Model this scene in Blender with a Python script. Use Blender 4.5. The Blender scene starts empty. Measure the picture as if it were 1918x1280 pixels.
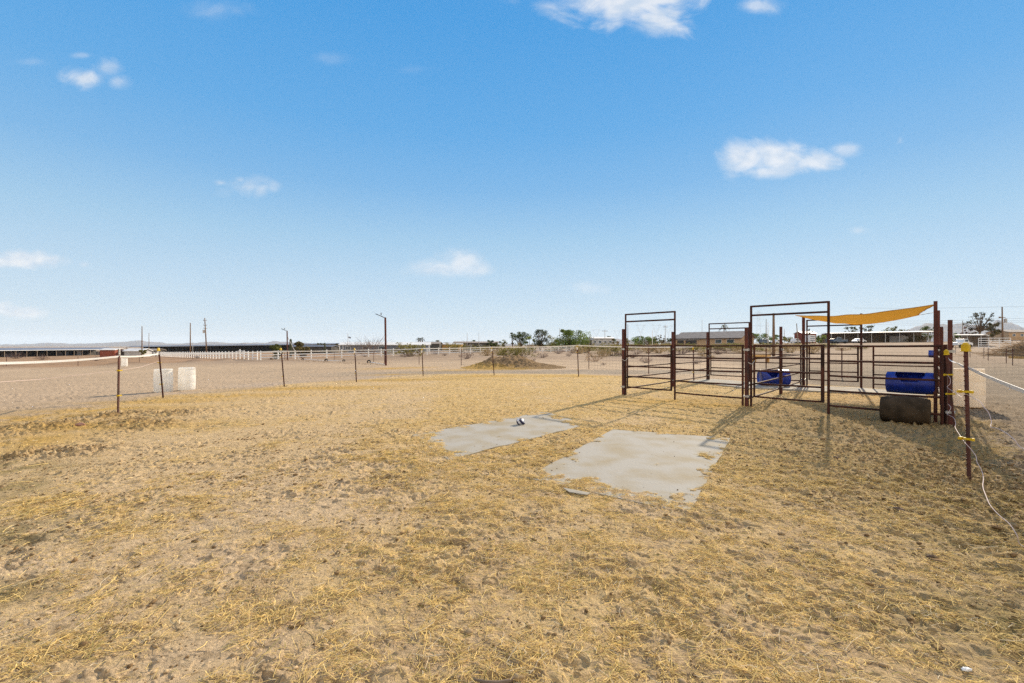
import bpy, math, random
import numpy as np
from mathutils import Vector, Matrix
R = math.radians
SC = bpy.context.scene
COL = SC.collection
rng = np.random.default_rng(7)
random.seed(7)

# ------------------------------------------------------------------ camera, sky, sun, exposure
F, CX, CY, H0 = 852.0, 959.0, 648.0, 1.52          # focal length (photo px), principal column, horizon row, eye height
cam_d = bpy.data.cameras.new('camera'); cam = bpy.data.objects.new('camera', cam_d); COL.objects.link(cam)
cam.location = (0, 0, H0); cam.rotation_euler = (R(90), 0, 0)
cam_d.sensor_width = 36; cam_d.lens = 36*F/1918; cam_d.shift_y = 8/1918
cam_d.clip_start = 0.05; cam_d.clip_end = 60000
SC.camera = cam
SUN_AZ, SUN_EL = R(35), R(25)
EXPO = 0.85
SC.view_settings.view_transform = 'Standard'; SC.view_settings.look = 'None'
SC.view_settings.gamma = 1; SC.view_settings.use_curve_mapping = False
SC.view_settings.exposure = EXPO
SC.render.engine = 'CYCLES'
SC.cycles.max_bounces = 6; SC.cycles.diffuse_bounces = 3; SC.cycles.volume_bounces = 1
SC.cycles.use_denoising = False
sd = bpy.data.lights.new('sun', 'SUN'); sd.energy = 4.25; sd.angle = R(0.8); sd.color = (1, .86, .66)
sun = bpy.data.objects.new('sun', sd); COL.objects.link(sun)
sv = Vector((math.sin(SUN_AZ)*math.cos(SUN_EL), math.cos(SUN_AZ)*math.cos(SUN_EL), math.sin(SUN_EL)))
sun.rotation_euler = sv.to_track_quat('Z', 'Y').to_euler(); sun.location = sv*60

# clouds: centre column, row, half width, half height (as seen from here, turned into directions), opacity
CLOUDS = [(1190,-12,130,64,1.0),(1235,30,62,34,.95),(1110,2,120,24,.6),(1425,12,44,17,.6),
          (160,146,40,20,.85),(195,128,34,18,.5),(222,154,24,14,.45),(155,104,22,7,.35),
          (1395,296,60,32,.95),(1470,296,66,32,.95),(1512,306,52,24,.85),(1440,322,66,13,.8),(1585,280,30,14,.55),(1686,264,8,9,.4),
          (462,350,56,18,.5),(413,343,18,7,.5),(450,338,14,7,.45),(488,356,20,17,.6),(512,352,16,14,.4),
          (30,490,86,16,.9),(98,488,18,13,.7),(158,496,14,7,.4),
          (40,586,48,11,1.0),(8,580,30,14,.9),
          (865,492,36,24,.75),(820,504,70,16,.65),(890,504,38,16,.65),(1108,540,36,13,.4),(1610,432,20,9,.4),
          (405,18,70,18,.3),(618,110,50,14,.22),(55,116,40,9,.25),(775,130,34,10,.18)]
w = bpy.data.worlds.new('World'); SC.world = w; w.use_nodes = True
nt = w.node_tree; N = nt.nodes; L = nt.links
for n in list(N): N.remove(n)
def node(t, **k):
    n = N.new(t)
    for a, b in k.items(): setattr(n, a, b)
    return n
def mth(op, a, b=None, c=None, clamp=False):
    n = node('ShaderNodeMath', operation=op, use_clamp=clamp)
    for i, v in enumerate((a, b, c)):
        if v is None: continue
        if isinstance(v, (int, float)): n.inputs[i].default_value = v
        else: L.new(v, n.inputs[i])
    return n.outputs[0]
out = node('ShaderNodeOutputWorld')
skyt = node('ShaderNodeTexSky', sky_type='NISHITA', sun_disc=False, sun_elevation=SUN_EL, sun_rotation=SUN_AZ,
            altitude=350, air_density=1.0, dust_density=0.2, ozone_density=2.5)
bg1 = node('ShaderNodeBackground'); bg1.inputs[1].default_value = 0.09
L.new(skyt.outputs[0], bg1.inputs[0])
tc = node('ShaderNodeTexCoord'); sx = node('ShaderNodeSeparateXYZ'); L.new(tc.outputs['Generated'], sx.inputs[0])
ramp = node('ShaderNodeValToRGB'); L.new(sx.outputs[2], ramp.inputs[0])
cr = ramp.color_ramp
stops = [(0.0,(.62,.76,.855)),(.05,(.58,.735,.855)),(.13,(.48,.675,.85)),(.22,(.345,.59,.82)),(.32,(.19,.465,.80)),(.42,(.11,.40,.79)),(.58,(.06,.34,.76)),(1.0,(.045,.24,.64))]
while len(cr.elements) < len(stops): cr.elements.new(.5)
for e, (p, c) in zip(cr.elements, stops): e.position = p; e.color = (*c, 1)
ys = mth('MAXIMUM', sx.outputs[1], .02)
uu = mth('DIVIDE', sx.outputs[0], ys); vv = mth('DIVIDE', sx.outputs[2], ys)
cmb = node('ShaderNodeCombineXYZ'); L.new(mth('MULTIPLY', uu, 10.0), cmb.inputs[0]); L.new(mth('MULTIPLY', vv, 16.0), cmb.inputs[1])
nz = node('ShaderNodeTexNoise'); nz.inputs['Scale'].default_value = 1.0; nz.inputs['Detail'].default_value = 9; nz.inputs['Roughness'].default_value = .58
nz.inputs['Distortion'].default_value = .5
L.new(cmb.outputs[0], nz.inputs['Vector'])
nn = mth('MULTIPLY', mth('SUBTRACT', nz.outputs[0], .50), 2.5)
acc = None
for (px, py, rx, ry, op) in CLOUDS:
    dx = mth('MULTIPLY', mth('SUBTRACT', uu, (px-CX)/F), F/rx)
    dy = mth('MULTIPLY', mth('SUBTRACT', vv, (CY-py)/F), F/ry)
    d = mth('SQRT', mth('ADD', mth('MULTIPLY', dx, dx), mth('MULTIPLY', dy, dy)))
    a = mth('MULTIPLY', mth('MULTIPLY', mth('ADD', mth('SUBTRACT', 1.32, d), nn), .95, clamp=True), op)
    acc = a if acc is None else mth('MAXIMUM', acc, a)
front = mth('GREATER_THAN', sx.outputs[1], .05)
alpha = mth('MULTIPLY', acc, front)
sm = node('ShaderNodeMapRange', interpolation_type='SMOOTHSTEP'); L.new(alpha, sm.inputs[0]); sm.inputs[4].default_value = .88
mixc = node('ShaderNodeMix', data_type='RGBA'); L.new(sm.outputs[0], mixc.inputs[0]); L.new(ramp.outputs[0], mixc.inputs[6])
nz2 = node('ShaderNodeTexNoise'); nz2.inputs['Scale'].default_value = 2.2; nz2.inputs['Detail'].default_value = 6; L.new(cmb.outputs[0], nz2.inputs['Vector'])
cc2 = node('ShaderNodeValToRGB'); L.new(nz2.outputs[0], cc2.inputs[0]); cc2.color_ramp.elements[0].position = .38; cc2.color_ramp.elements[0].color = (.66,.75,.86,1); cc2.color_ramp.elements[1].position = .6; cc2.color_ramp.elements[1].color = (.88,.90,.93,1)
L.new(cc2.outputs[0], mixc.inputs[7])
# added fill: unseen sky behind the camera is made brighter, paler and warmer
bk = node('ShaderNodeMapRange', interpolation_type='SMOOTHSTEP'); L.new(sx.outputs[1], bk.inputs[0]); bk.inputs[1].default_value = .15; bk.inputs[2].default_value = -.5
mixb = node('ShaderNodeMix', data_type='RGBA'); L.new(bk.outputs[0], mixb.inputs[0]); L.new(mixc.outputs[2], mixb.inputs[6]); mixb.inputs[7].default_value = (1.22, 1.12, 1.0, 1)
bg2 = node('ShaderNodeBackground'); L.new(mixb.outputs[2], bg2.inputs[0]); bg2.inputs[1].default_value = 1/2**EXPO
mixs = node('ShaderNodeMixShader'); mixs.inputs[0].default_value = .96
L.new(bg1.outputs[0], mixs.inputs[1]); L.new(bg2.outputs[0], mixs.inputs[2]); L.new(mixs.outputs[0], out.inputs[0])

# ------------------------------------------------------------------ helpers
def tag(o, label=None, cat=None, group=None, kind=None):
    if label: o['label'] = label
    if cat: o['category'] = cat
    if group: o['group'] = group
    if kind: o['kind'] = kind
    return o
def empty(name, loc=(0,0,0), rz=0, label=None, cat=None, group=None):
    o = bpy.data.objects.new(name, None); COL.objects.link(o); o.empty_display_size = .2
    o.location = loc; o.rotation_euler = (0, 0, rz)
    return tag(o, label, cat, group)
def mesh_np(name, V, Fq, mat, parent=None, smooth=False, col=None):
    """fast mesh from numpy arrays; Fq an (n,k) int array"""
    V = np.asarray(V, np.float32); Fq = np.asarray(Fq, np.int32); k = Fq.shape[1]
    me = bpy.data.meshes.new(name)
    me.vertices.add(len(V)); me.vertices.foreach_set('co', V.ravel())
    me.loops.add(Fq.size); me.loops.foreach_set('vertex_index', Fq.ravel())
    me.polygons.add(len(Fq)); me.polygons.foreach_set('loop_start', np.arange(len(Fq), dtype=np.int32)*k)
    me.polygons.foreach_set('loop_total', np.full(len(Fq), k, np.int32))
    if smooth: me.polygons.foreach_set('use_smooth', np.ones(len(Fq), bool))
    if col is not None:
        at = me.attributes.new('Col', 'FLOAT_COLOR', 'POINT')
        c = np.ones((len(V), 4), np.float32); c[:, :3] = col; at.data.foreach_set('color', c.ravel())
    me.update(calc_edges=True); me.validate()
    if mat: me.materials.append(mat)
    o = bpy.data.objects.new(name, me); COL.objects.link(o)
    if parent: o.parent = parent
    return o
def mk(name, geo, mat, parent=None, smooth=False, loc=None):
    V, Fs = geo
    me = bpy.data.meshes.new(name); me.from_pydata([tuple(v) for v in V], [], Fs)
    if smooth: me.polygons.foreach_set('use_smooth', [True]*len(me.polygons))
    me.update(); me.materials.append(mat)
    o = bpy.data.objects.new(name, me); COL.objects.link(o)
    if parent: o.parent = parent
    if loc: o.location = loc
    return o
def join(*gs):
    V, Fs = [], []
    for v, f in gs:
        b = len(V); V += list(v); Fs += [tuple(i+b for i in q) for q in f]
    return V, Fs
def box(x0, x1, y0, y1, z0, z1):
    V = [(x0,y0,z0),(x1,y0,z0),(x1,y1,z0),(x0,y1,z0),(x0,y0,z1),(x1,y0,z1),(x1,y1,z1),(x0,y1,z1)]
    return V, [(3,2,1,0),(4,5,6,7),(0,1,5,4),(1,2,6,5),(2,3,7,6),(3,0,4,7)]
def cbox(c, s, rz=0, tilt=None):
    V, f = box(-s[0]/2, s[0]/2, -s[1]/2, s[1]/2, -s[2]/2, s[2]/2)
    M = Matrix.Translation(c) @ Matrix.Rotation(rz, 4, 'Z')
    if tilt: M = M @ Matrix.Rotation(tilt[0], 4, tilt[1])
    return [M @ Vector(v) for v in V], f
def xf(g, M): return [M @ Vector(v) for v in g[0]], g[1]
def tube(path, r, n=8, square=False):
    P = [Vector(p) for p in path]; V = []; Fs = []
    rr = r if isinstance(r, (list, tuple)) else [r]*len(P)
    if square: n = 4
    up = Vector((0, 0, 1)); prev = None
    for i, p in enumerate(P):
        t = (P[min(i+1, len(P)-1)] - P[max(i-1, 0)]).normalized()
        if prev is None:
            a = t.cross(up) if abs(t.z) < .95 else t.cross(Vector((0, 1, 0)))
        else: a = prev - t*prev.dot(t)
        a.normalize(); prev = a; b = t.cross(a)
        for k in range(n):
            th = 2*math.pi*(k + (.5 if square else 0))/n
            V.append(p + (a*math.cos(th) + b*math.sin(th))*rr[i]*(1.414 if square else 1))
    for i in range(len(P)-1):
        for k in range(n):
            Fs.append((i*n+k, i*n+(k+1) % n, (i+1)*n+(k+1) % n, (i+1)*n+k))
    Fs.append(tuple(range(n))[::-1]); Fs.append(tuple((len(P)-1)*n+k for k in range(n)))
    return V, Fs
def lathe(prof, n=28, M=None):
    V, Fs = [], []
    for (r, z) in prof:
        for k in range(n):
            th = 2*math.pi*k/n; V.append(Vector((r*math.cos(th), r*math.sin(th), z)))
    for i in range(len(prof)-1):
        for k in range(n): Fs.append((i*n+k, i*n+(k+1) % n, (i+1)*n+(k+1) % n, (i+1)*n+k))
    Fs.append(tuple(range(n))[::-1]); Fs.append(tuple((len(prof)-1)*n+k for k in range(n)))
    if M: V = [M @ v for v in V]
    return V, Fs
def copy_tree(o, parent=None):
    c = o.copy(); COL.objects.link(c); c.parent = parent
    for ch in list(o.children): copy_tree(ch, c)
    return c
def bev(o, wd=.006, seg=2):
    m = o.modifiers.new('bevel', 'BEVEL'); m.width = wd; m.segments = seg; m.limit_method = 'ANGLE'; return o

# ------------------------------------------------------------------ numpy noise
def _h(ix, iy, s):
    h = (ix.astype(np.int64)*374761393 + iy.astype(np.int64)*668265263 + s*1442695041) & 0xffffffff
    h = ((h ^ (h >> 13))*1274126177) & 0xffffffff
    return h ^ (h >> 16)
def gn(x, y, s=0):
    """gradient noise, about -1..1"""
    x = np.asarray(x, np.float64); y = np.asarray(y, np.float64)
    ix = np.floor(x); iy = np.floor(y); fx = x-ix; fy = y-iy
    u = fx*fx*fx*(fx*(fx*6-15)+10); v = fy*fy*fy*(fy*(fy*6-15)+10)
    def g(a, b):
        th = _h(ix+a, iy+b, s)*(2*math.pi/4294967296.0)
        return np.cos(th)*(fx-a) + np.sin(th)*(fy-b)
    return 1.5*((g(0,0)*(1-u)+g(1,0)*u)*(1-v) + (g(0,1)*(1-u)+g(1,1)*u)*v)
def fbm(x, y, wl, octv=4, s=0, gain=.5):
    t = 0; a = 1; q = 0
    for i in range(octv):
        t = t + a*gn(x/wl+17.3*i, y/wl-9.1*i, s+i); q += a; a *= gain; wl /= 2.03
    return t/q
def sst(a, b, x):
    t = np.clip((x-a)/(b-a), 0, 1); return t*t*(3-2*t)
def sdf_poly(x, y, P):
    """signed distance to polygon, positive inside"""
    d = np.full(np.shape(x), 1e9); ins = np.zeros(np.shape(x), bool); n = len(P)
    for i in range(n):
        ax, ay = P[i]; bx, by = P[(i+1) % n]; ex, ey = bx-ax, by-ay
        t = np.clip(((x-ax)*ex+(y-ay)*ey)/(ex*ex+ey*ey), 0, 1)
        d = np.minimum(d, np.hypot(x-ax-t*ex, y-ay-t*ey))
        c = ((ay > y) != (by > y)) & (x < (bx-ax)*(y-ay)/((by-ay) if by != ay else 1e-9)+ax)
        ins ^= c
    return np.where(ins, d, -d)

# ------------------------------------------------------------------ terrain shape
def zb(x, y):
    """lie of the land without the small relief"""
    x = np.asarray(x, float); y = np.asarray(y, float)
    l = np.maximum(0, -x-2); r = np.maximum(0, x-14)
    return -10*(1-np.exp(-.019*l/10)) + 4*(1-np.exp(-.04*r/4))*sst(45, 150, y)
def gp(px, py):
    """ground point seen at photo pixel (px, py)"""
    k = (px-CX)/F; Z = np.geomspace(1, 4000, 6000)
    f = H0 - zb(k*Z, Z) - (py-CY)*Z/F
    i = int(np.argmax(f < 0)); z = Z[i]
    return Vector((k*z, z, float(zb(k*z, z))))
def at(px, Z): 
    x = (px-CX)/F*Z; return Vector((x, Z, float(zb(x, Z))))
def P3(px, py, Z): return Vector(((px-CX)/F*Z, Z, H0-(py-CY)*Z/F))
def xy(v): return (v[0], v[1])

MAT_NEAR = [xy(gp(*p)) for p in ((986,895),(1148,805),(1368,821),(1290,962))]
MAT_LEFT = [xy(gp(*p)) for p in ((772,815),(840,861),(1100,796),(1022,771))]
PADDOCK = [xy(gp(*p)) for p in ((-60,800),(120,772),(222,756),(305,742),(430,733),(532,721),(600,716),(667,713),(730,707),(792,702),(925,700),(1083,701),(1168,706),(1260,711),(1310,714))] + \
          [(9.0,20.6),(14.2,15.2),(11,11.4),(9.0,8.6),(6.3,5.6),(4.6,2.6),(3.5,-3),(-12,-3),(-11,4)]
FIELD = [xy(gp(*p)) for p in ((-200,697),(0,691),(150,687),(235,683.5),(330,680),(420,675.5),(484,672))] + [(-30,74),(-30,300),(-500,300),(-500,40)]
BERM = [xy(gp(*p)) for p in ((-200,697),(0,691),(150,687),(235,683.5),(330,680),(420,675.5),(484,672))]
OCHRE = [(*xy(gp(px,py)), rx, ry) for (px,py,rx,ry) in
         ((60,785,3.0,1.1),(200,768,2.6,.9),(150,800,2.5,.8),(20,830,1.3,1.0),(300,752,2.4,.8),(420,742,2.6,.9),(560,728,3,1),(640,727,2.6,1.0),(750,712,3,1.0),(900,705,3.5,.9),
          (1060,705,3,.8),(880,693,2.6,1.2),(745,690,2.6,1.6),(735,702,1.4,.6),(1240,752,1.6,.6),(1330,760,1.4,.5))]
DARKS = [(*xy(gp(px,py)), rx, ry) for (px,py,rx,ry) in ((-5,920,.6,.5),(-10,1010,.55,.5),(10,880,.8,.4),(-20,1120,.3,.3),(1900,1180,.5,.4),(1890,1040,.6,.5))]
CLODDY = [(*xy(gp(px,py)), r) for (px,py,r) in ((250,790,.7),(285,797,.55),(120,848,.42),(60,852,.45),(165,845,.4),(215,778,.9),(60,800,1.0),(330,775,.8))]
def polyline_d(x, y, P):
    d = np.full(np.shape(x), 1e9)
    for (ax, ay), (bx, by) in zip(P[:-1], P[1:]):
        ex, ey = bx-ax, by-ay; t = np.clip(((x-ax)*ex+(y-ay)*ey)/(ex*ex+ey*ey), 0, 1)
        d = np.minimum(d, np.hypot(x-ax-t*ex, y-ay-t*ey))
    return d
def right_rough(x, y):
    """0..1, strong in the trampled strip along the right fence"""
    return sst(1.2, 4.6, x-.18*y+.5*fbm(x, y, 2.2, 2, 71))*sst(16, 9, y)
def bare(x, y):
    """0..1 how much of the dirt is swept bare of straw"""
    n = fbm(x, y, 1.7, 3, 31)
    left = sst(.4, -2.2, x+.12*y+.5*n)
    b = sst(-.2, .5, n*.8+.45*fbm(x, y, .35, 3, 37)+.62*left-.19)
    return b
def cover(x, y, P, s, edge):
    """dirt lying over a mat: 0..1"""
    d = sdf_poly(x, y, P)
    n = fbm(x*.8, y*1.1, .42, 5, s, .58)
    e = np.zeros_like(d)
    for i, k in enumerate(edge):
        ax, ay = P[i]; bx, by = P[(i+1) % len(P)]; ex, ey = bx-ax, by-ay; ln = math.hypot(ex, ey)
        de = np.abs((x-ax)*ey-(y-ay)*ex)/ln
        e = np.maximum(e, k*sst(.7 if k > .8 else .45, .0, de))
    return d, sst(.30, .40, n*.80+e*.66-.05)
def H(x, y, fine=True):
    x = np.asarray(x, float); y = np.asarray(y, float)
    z = zb(x, y)
    r = np.hypot(x, y)
    near = sst(60, 25, r)
    rr = right_rough(x, y)
    m = .016*fbm(x, y, 1.6, 3, 1)
    cl = np.zeros_like(z)
    for (cx, cy, rad) in CLODDY: cl = np.maximum(cl, np.exp(-((x-cx)**2+(y-cy)**2)/rad**2))
    pat = sst(-.15, .35, fbm(x, y, 1.1, 2, 5))
    amp = .5+1.1*pat+2.4*rr+3.0*cl
    n1 = fbm(x*1.0, y*1.3, .22, 3, 11)
    hoof = -sst(.22, .42, gn(x/.17+3, y/.15, 15)+.25*gn(x/.05, y/.05, 16))*.0105
    chip = sst(.12, .34, fbm(x, y*1.2, .10, 3, 25))*.009
    m = m + amp*(.017*n1 + hoof + chip + .010*np.clip(fbm(x, y, .085, 2, 21), -.25, 1)) + .05*cl
    z = z + m*near
    d = polyline_d(x, y, BERM); z = z + .38*np.exp(-(d/1.0)**2)*sst(-20, -34, x)
    for P, s, e in ((MAT_NEAR, 41, (.42,.45,.55,1.05)), (MAT_LEFT, 47, (1.0,.5,.85,.7))):
        d, cv = cover(x, y, P, s, e)
        inside = sst(-.02, .03, d)
        z = z*(1-inside) + inside*(-.03 + cv*(.036+.5*np.clip(m, -.01, .04)) + zb(x, y))
    return z
def Hs(x, y): return float(H(np.array([x]), np.array([y]))[0])

# ------------------------------------------------------------------ materials
def mat(name, col, rough=.8, var=.25, scale=8, spec=.25, metal=0, col2=None, translucent=0, bump=0, bscale=40, det=5, stretch=None, fac=(.35,.65)):
    m = bpy.data.materials.new(name); m.use_nodes = True; t = m.node_tree; n = t.nodes; l = t.links
    b = n['Principled BSDF']; b.inputs['Roughness'].default_value = rough; b.inputs['Metallic'].default_value = metal
    b.inputs['Specular IOR Level'].default_value = spec
    tcn = n.new('ShaderNodeTexCoord'); no = n.new('ShaderNodeTexNoise'); no.inputs['Scale'].default_value = scale; no.inputs['Detail'].default_value = det
    src = tcn.outputs['Object']
    if stretch:
        mp = n.new('ShaderNodeMapping'); mp.inputs['Scale'].default_value = stretch; l.new(src, mp.inputs[0]); src = mp.outputs[0]
    l.new(src, no.inputs['Vector'])
    c2 = col2 or tuple(c*(1-var) for c in col); c1 = col if col2 else tuple(min(1, c*(1+var)) for c in col)
    rp = n.new('ShaderNodeValToRGB'); rp.color_ramp.elements[0].position = fac[0]; rp.color_ramp.elements[1].position = fac[1]
    rp.color_ramp.elements[0].color = (*c2, 1); rp.color_ramp.elements[1].color = (*c1, 1)
    l.new(no.outputs[0], rp.inputs[0]); l.new(rp.outputs[0], b.inputs['Base Color'])
    if bump:
        nb = n.new('ShaderNodeTexNoise'); nb.inputs['Scale'].default_value = bscale; nb.inputs['Detail'].default_value = 4; l.new(src, nb.inputs['Vector'])
        bp = n.new('ShaderNodeBump'); bp.inputs['Strength'].default_value = bump; bp.inputs['Distance'].default_value = .02; l.new(nb.outputs[0], bp.inputs['Height']); l.new(bp.outputs[0], b.inputs['Normal'])
    if translucent:
        tr = n.new('ShaderNodeBsdfTranslucent'); l.new(rp.outputs[0], tr.inputs[0]); mx = n.new('ShaderNodeMixShader'); mx.inputs[0].default_value = translucent
        l.new(b.outputs[0], mx.inputs[1]); l.new(tr.outputs[0], mx.inputs[2]); l.new(mx.outputs[0], n['Material Output'].inputs[0])
    return m
def attr_mat(name, rough=1, fine=None, bump=None, translucent=0):
    m = bpy.data.materials.new(name); m.use_nodes = True; t = m.node_tree; n = t.nodes; l = t.links
    b = n['Principled BSDF']; b.inputs['Roughness'].default_value = rough; b.inputs['Specular IOR Level'].default_value = .05
    a = n.new('ShaderNodeAttribute'); a.attribute_name = 'Col'; src = a.outputs['Color']
    tcn = n.new('ShaderNodeTexCoord')
    for (sc, lo, hi) in fine or ():
        no = n.new('ShaderNodeTexNoise'); no.inputs['Scale'].default_value = sc; no.inputs['Detail'].default_value = 4; no.inputs['Roughness'].default_value = .65
        l.new(tcn.outputs['Object'], no.inputs['Vector'])
        mr = n.new('ShaderNodeMapRange'); mr.inputs[1].default_value = .3; mr.inputs[2].default_value = .7; mr.inputs[3].default_value = lo; mr.inputs[4].default_value = hi
        l.new(no.outputs[0], mr.inputs[0])
        mx = n.new('ShaderNodeMix'); mx.data_type = 'RGBA'; mx.blend_type = 'MULTIPLY'; mx.inputs[0].default_value = 1
        l.new(src, mx.inputs[6]); l.new(mr.outputs[0], mx.inputs[7]); src = mx.outputs[2]
    l.new(src, b.inputs['Base Color'])
    if bump:
        nb = n.new('ShaderNodeTexNoise'); nb.inputs['Scale'].default_value = bump[0]; nb.inputs['Detail'].default_value = 6; nb.inputs['Roughness'].default_value = .7; l.new(tcn.outputs['Object'], nb.inputs['Vector'])
        bp = n.new('ShaderNodeBump'); bp.inputs['Strength'].default_value = bump[1]; bp.inputs['Distance'].default_value = bump[2]; l.new(nb.outputs[0], bp.inputs['Height']); l.new(bp.outputs[0], b.inputs['Normal'])
    if translucent:
        tr = n.new('ShaderNodeBsdfTranslucent'); l.new(src, tr.inputs[0]); mx = n.new('ShaderNodeMixShader'); mx.inputs[0].default_value = translucent
        l.new(b.outputs[0], mx.inputs[1]); l.new(tr.outputs[0], mx.inputs[2]); l.new(mx.outputs[0], n['Material Output'].inputs[0])
    return m
M_ = dict(
 rust=mat('rusty_pipe', (.085,.03,.02), .78, scale=7, col2=(.03,.016,.013), spec=.15, bump=.15, bscale=90, stretch=(1,1,.35)),
 rustred=mat('red_brown_post', (.125,.032,.02), .65, scale=6, col2=(.045,.017,.013), spec=.3, bump=.15, bscale=80, stretch=(1,1,.25)),
 tpost=mat('t_post_paint', (.12,.035,.022), .6, scale=9, col2=(.045,.02,.016), spec=.4, stretch=(1,1,.3)),
 steel=mat('bare_steel', (.45,.44,.42), .4, metal=.6, scale=20),
 yellow=mat('yellow_plastic', (.72,.50,.015), .45, .12, 20, .4, translucent=.25),
 whitepl=mat('white_plastic', (.93,.91,.87), .45, scale=5, col2=(.82,.78,.71), translucent=.64, fac=(.25,.6), stretch=(1,1,.35)),
 shadedpl=mat('shaded_plastic', (.90,.82,.71), .5, scale=5, col2=(.78,.69,.57), translucent=.55, fac=(.25,.6), stretch=(1,1,.35)),  # darker version of the white plastic, the right barrel's shade put into its colour
 tape=mat('poly_tape', (.74,.73,.72), .6, .1, 60, translucent=.35),
 rope=mat('pink_rope', (.58,.45,.41), .7, .1, 80),
 blue=mat('blue_plastic', (.010,.032,.27), .4, .3, 6, .5, translucent=.06),
 grey=mat('worn_grey_plastic', (.072,.050,.031), .75, scale=4, col2=(.03,.022,.014), spec=.08, bump=.2, bscale=25),
 mat=mat('rubber_mat', (.365,.34,.295), .9, scale=2.2, col2=(.32,.27,.19), spec=.1, bump=.25, bscale=30, det=10, fac=(.33,.58)),
 sail=mat('sail_cloth', (.84,.61,.23), .8, scale=3.2, col2=(.62,.40,.11), spec=.05, translucent=.68, stretch=(13,13,2), fac=(.3,.7)),
 white=mat('white_vinyl', (.80,.80,.79), .5, .05, 3, .4),
 wood=mat('pole_wood', (.26,.17,.10), .9, scale=5, col2=(.13,.08,.05), stretch=(1,1,.15)),
 greywood=mat('grey_wood', (.34,.28,.22), .9, scale=5, col2=(.20,.15,.11), stretch=(1,1,.15)),
 board=mat('orange_board', (.55,.32,.10), .8, .2, 6),
 darkmetal=mat('dark_metal', (.04,.04,.045), .5, .2, 8, .5),
 wire=mat('fence_wire', (.16,.14,.12), .5, .2, 8, .5),
 tire=mat('tire_rubber', (.025,.024,.023), .9, .3, 12, .2),
 roofblue=mat('barn_roof', (.16,.17,.21), .5, .12, .3, .4),
 roofgrey=mat('grey_tile_roof', (.30,.26,.23), .9, .18, 1.2, .2),
 roofwhite=mat('white_roof', (.75,.74,.72), .6, .06, .5, .3),
 tan=mat('tan_stucco', (.50,.34,.20), .9, .1, .8),
 darkwall=mat('dark_wall', (.07,.065,.06), .9, .3, .6),
 palewall=mat('pale_panel', (.45,.44,.43), .8, .15, .8),
 bluewall=mat('blue_grey_siding', (.17,.19,.23), .8, .1, 1),
 redshed=mat('red_brown_siding', (.26,.075,.045), .8, .15, 2, stretch=(1,1,.3)),
 glass=mat('window_glass', (.05,.07,.09), .1, .2, 2, .6),
 trim=mat('dark_trim', (.05,.035,.03), .7, .2, 3),
 trunk=mat('bark', (.16,.115,.08), .95, .3, 6),
 stone=mat('stone', (.13,.085,.06), .95, .3, 30, bump=.5),
 brick=mat('pink_block', (.40,.22,.16), .95, .2, 30, bump=.3),
 carblue=mat('blue_grey_paint', (.10,.14,.19), .3, .05, 3, .6), carwhite=mat('white_paint', (.75,.75,.75), .3, .04, 3, .6), cardark=mat('dark_paint', (.035,.04,.05), .3, .05, 3, .6),
 ground=attr_mat('ground_dirt', 1, ((9,.84,1.14),(60,.76,1.2),(230,.80,1.18)), (48,.8,.035)),
 straw=attr_mat('straw_blades', .8, None, None, .3),
 clod=attr_mat('clods', 1, ((60,.75,1.2),)),
 pile=attr_mat('manure_heap', 1, ((14,.7,1.25),(60,.7,1.25)), (18,.9,.12)),
 rock=attr_mat('mountain_rock', 1, None),
 leaf=attr_mat('leaves', .8, None, None, .35),
)

# ------------------------------------------------------------------ the ground: one sheet to the horizon
def ground_sheet():
    th_f = np.linspace(R(-60), R(60), 1450)
    th_b = np.linspace(R(60), R(300), 42)[1:-1]
    th = np.concatenate([th_f, th_b]); nT = len(th)
    dys = np.concatenate([np.linspace(800, 24, 1180), np.geomspace(23, .05, 90)])
    r = H0*F/dys; nR = len(r)
    x = (r[:, None]*np.sin(th)[None, :]).ravel(); y = (r[:, None]*np.cos(th)[None, :]).ravel()
    z = H(x, y)
    V = np.stack([x, y, z], 1)
    V = np.vstack([V, [[0, 0, 0]]])
    a = np.arange(nR-1)[:, None]*nT + np.arange(nT)[None, :]
    b = np.arange(nR-1)[:, None]*nT + (np.arange(nT)[None, :]+1) % nT
    q = np.stack([a, b, b+nT, a+nT], -1).reshape(-1, 4)[:, ::-1]
    c = nR*nT
    fan = np.stack([np.arange(nT), (np.arange(nT)+1) % nT, np.full(nT, c), np.full(nT, c)], 1)
    # colours of the dirt, with some shade of its relief painted in
    X = np.append(x, 0.); Y = np.append(y, 0.)
    C = dirt_colour(X, Y)
    # the hub closes with triangles drawn as a ring of thin quads to a small circle
    ring = np.stack([.02*np.sin(th), .02*np.cos(th), np.zeros(nT)], 1)
    V = np.vstack([V[:-1], ring]); C = np.vstack([C[:-1], np.repeat(C[-1:], nT, 0)])
    k = np.arange(nT); fan = np.stack([c+k, c+(k+1) % nT, (k+1) % nT, k], 1)[:, ::-1]
    o = mesh_np('ground', V, np.vstack([q, fan]), M_['ground'], smooth=True, col=C)
    tag(o, 'dry tan dirt ground strewn with straw, stretching to the horizon', 'ground', kind='structure')
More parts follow.
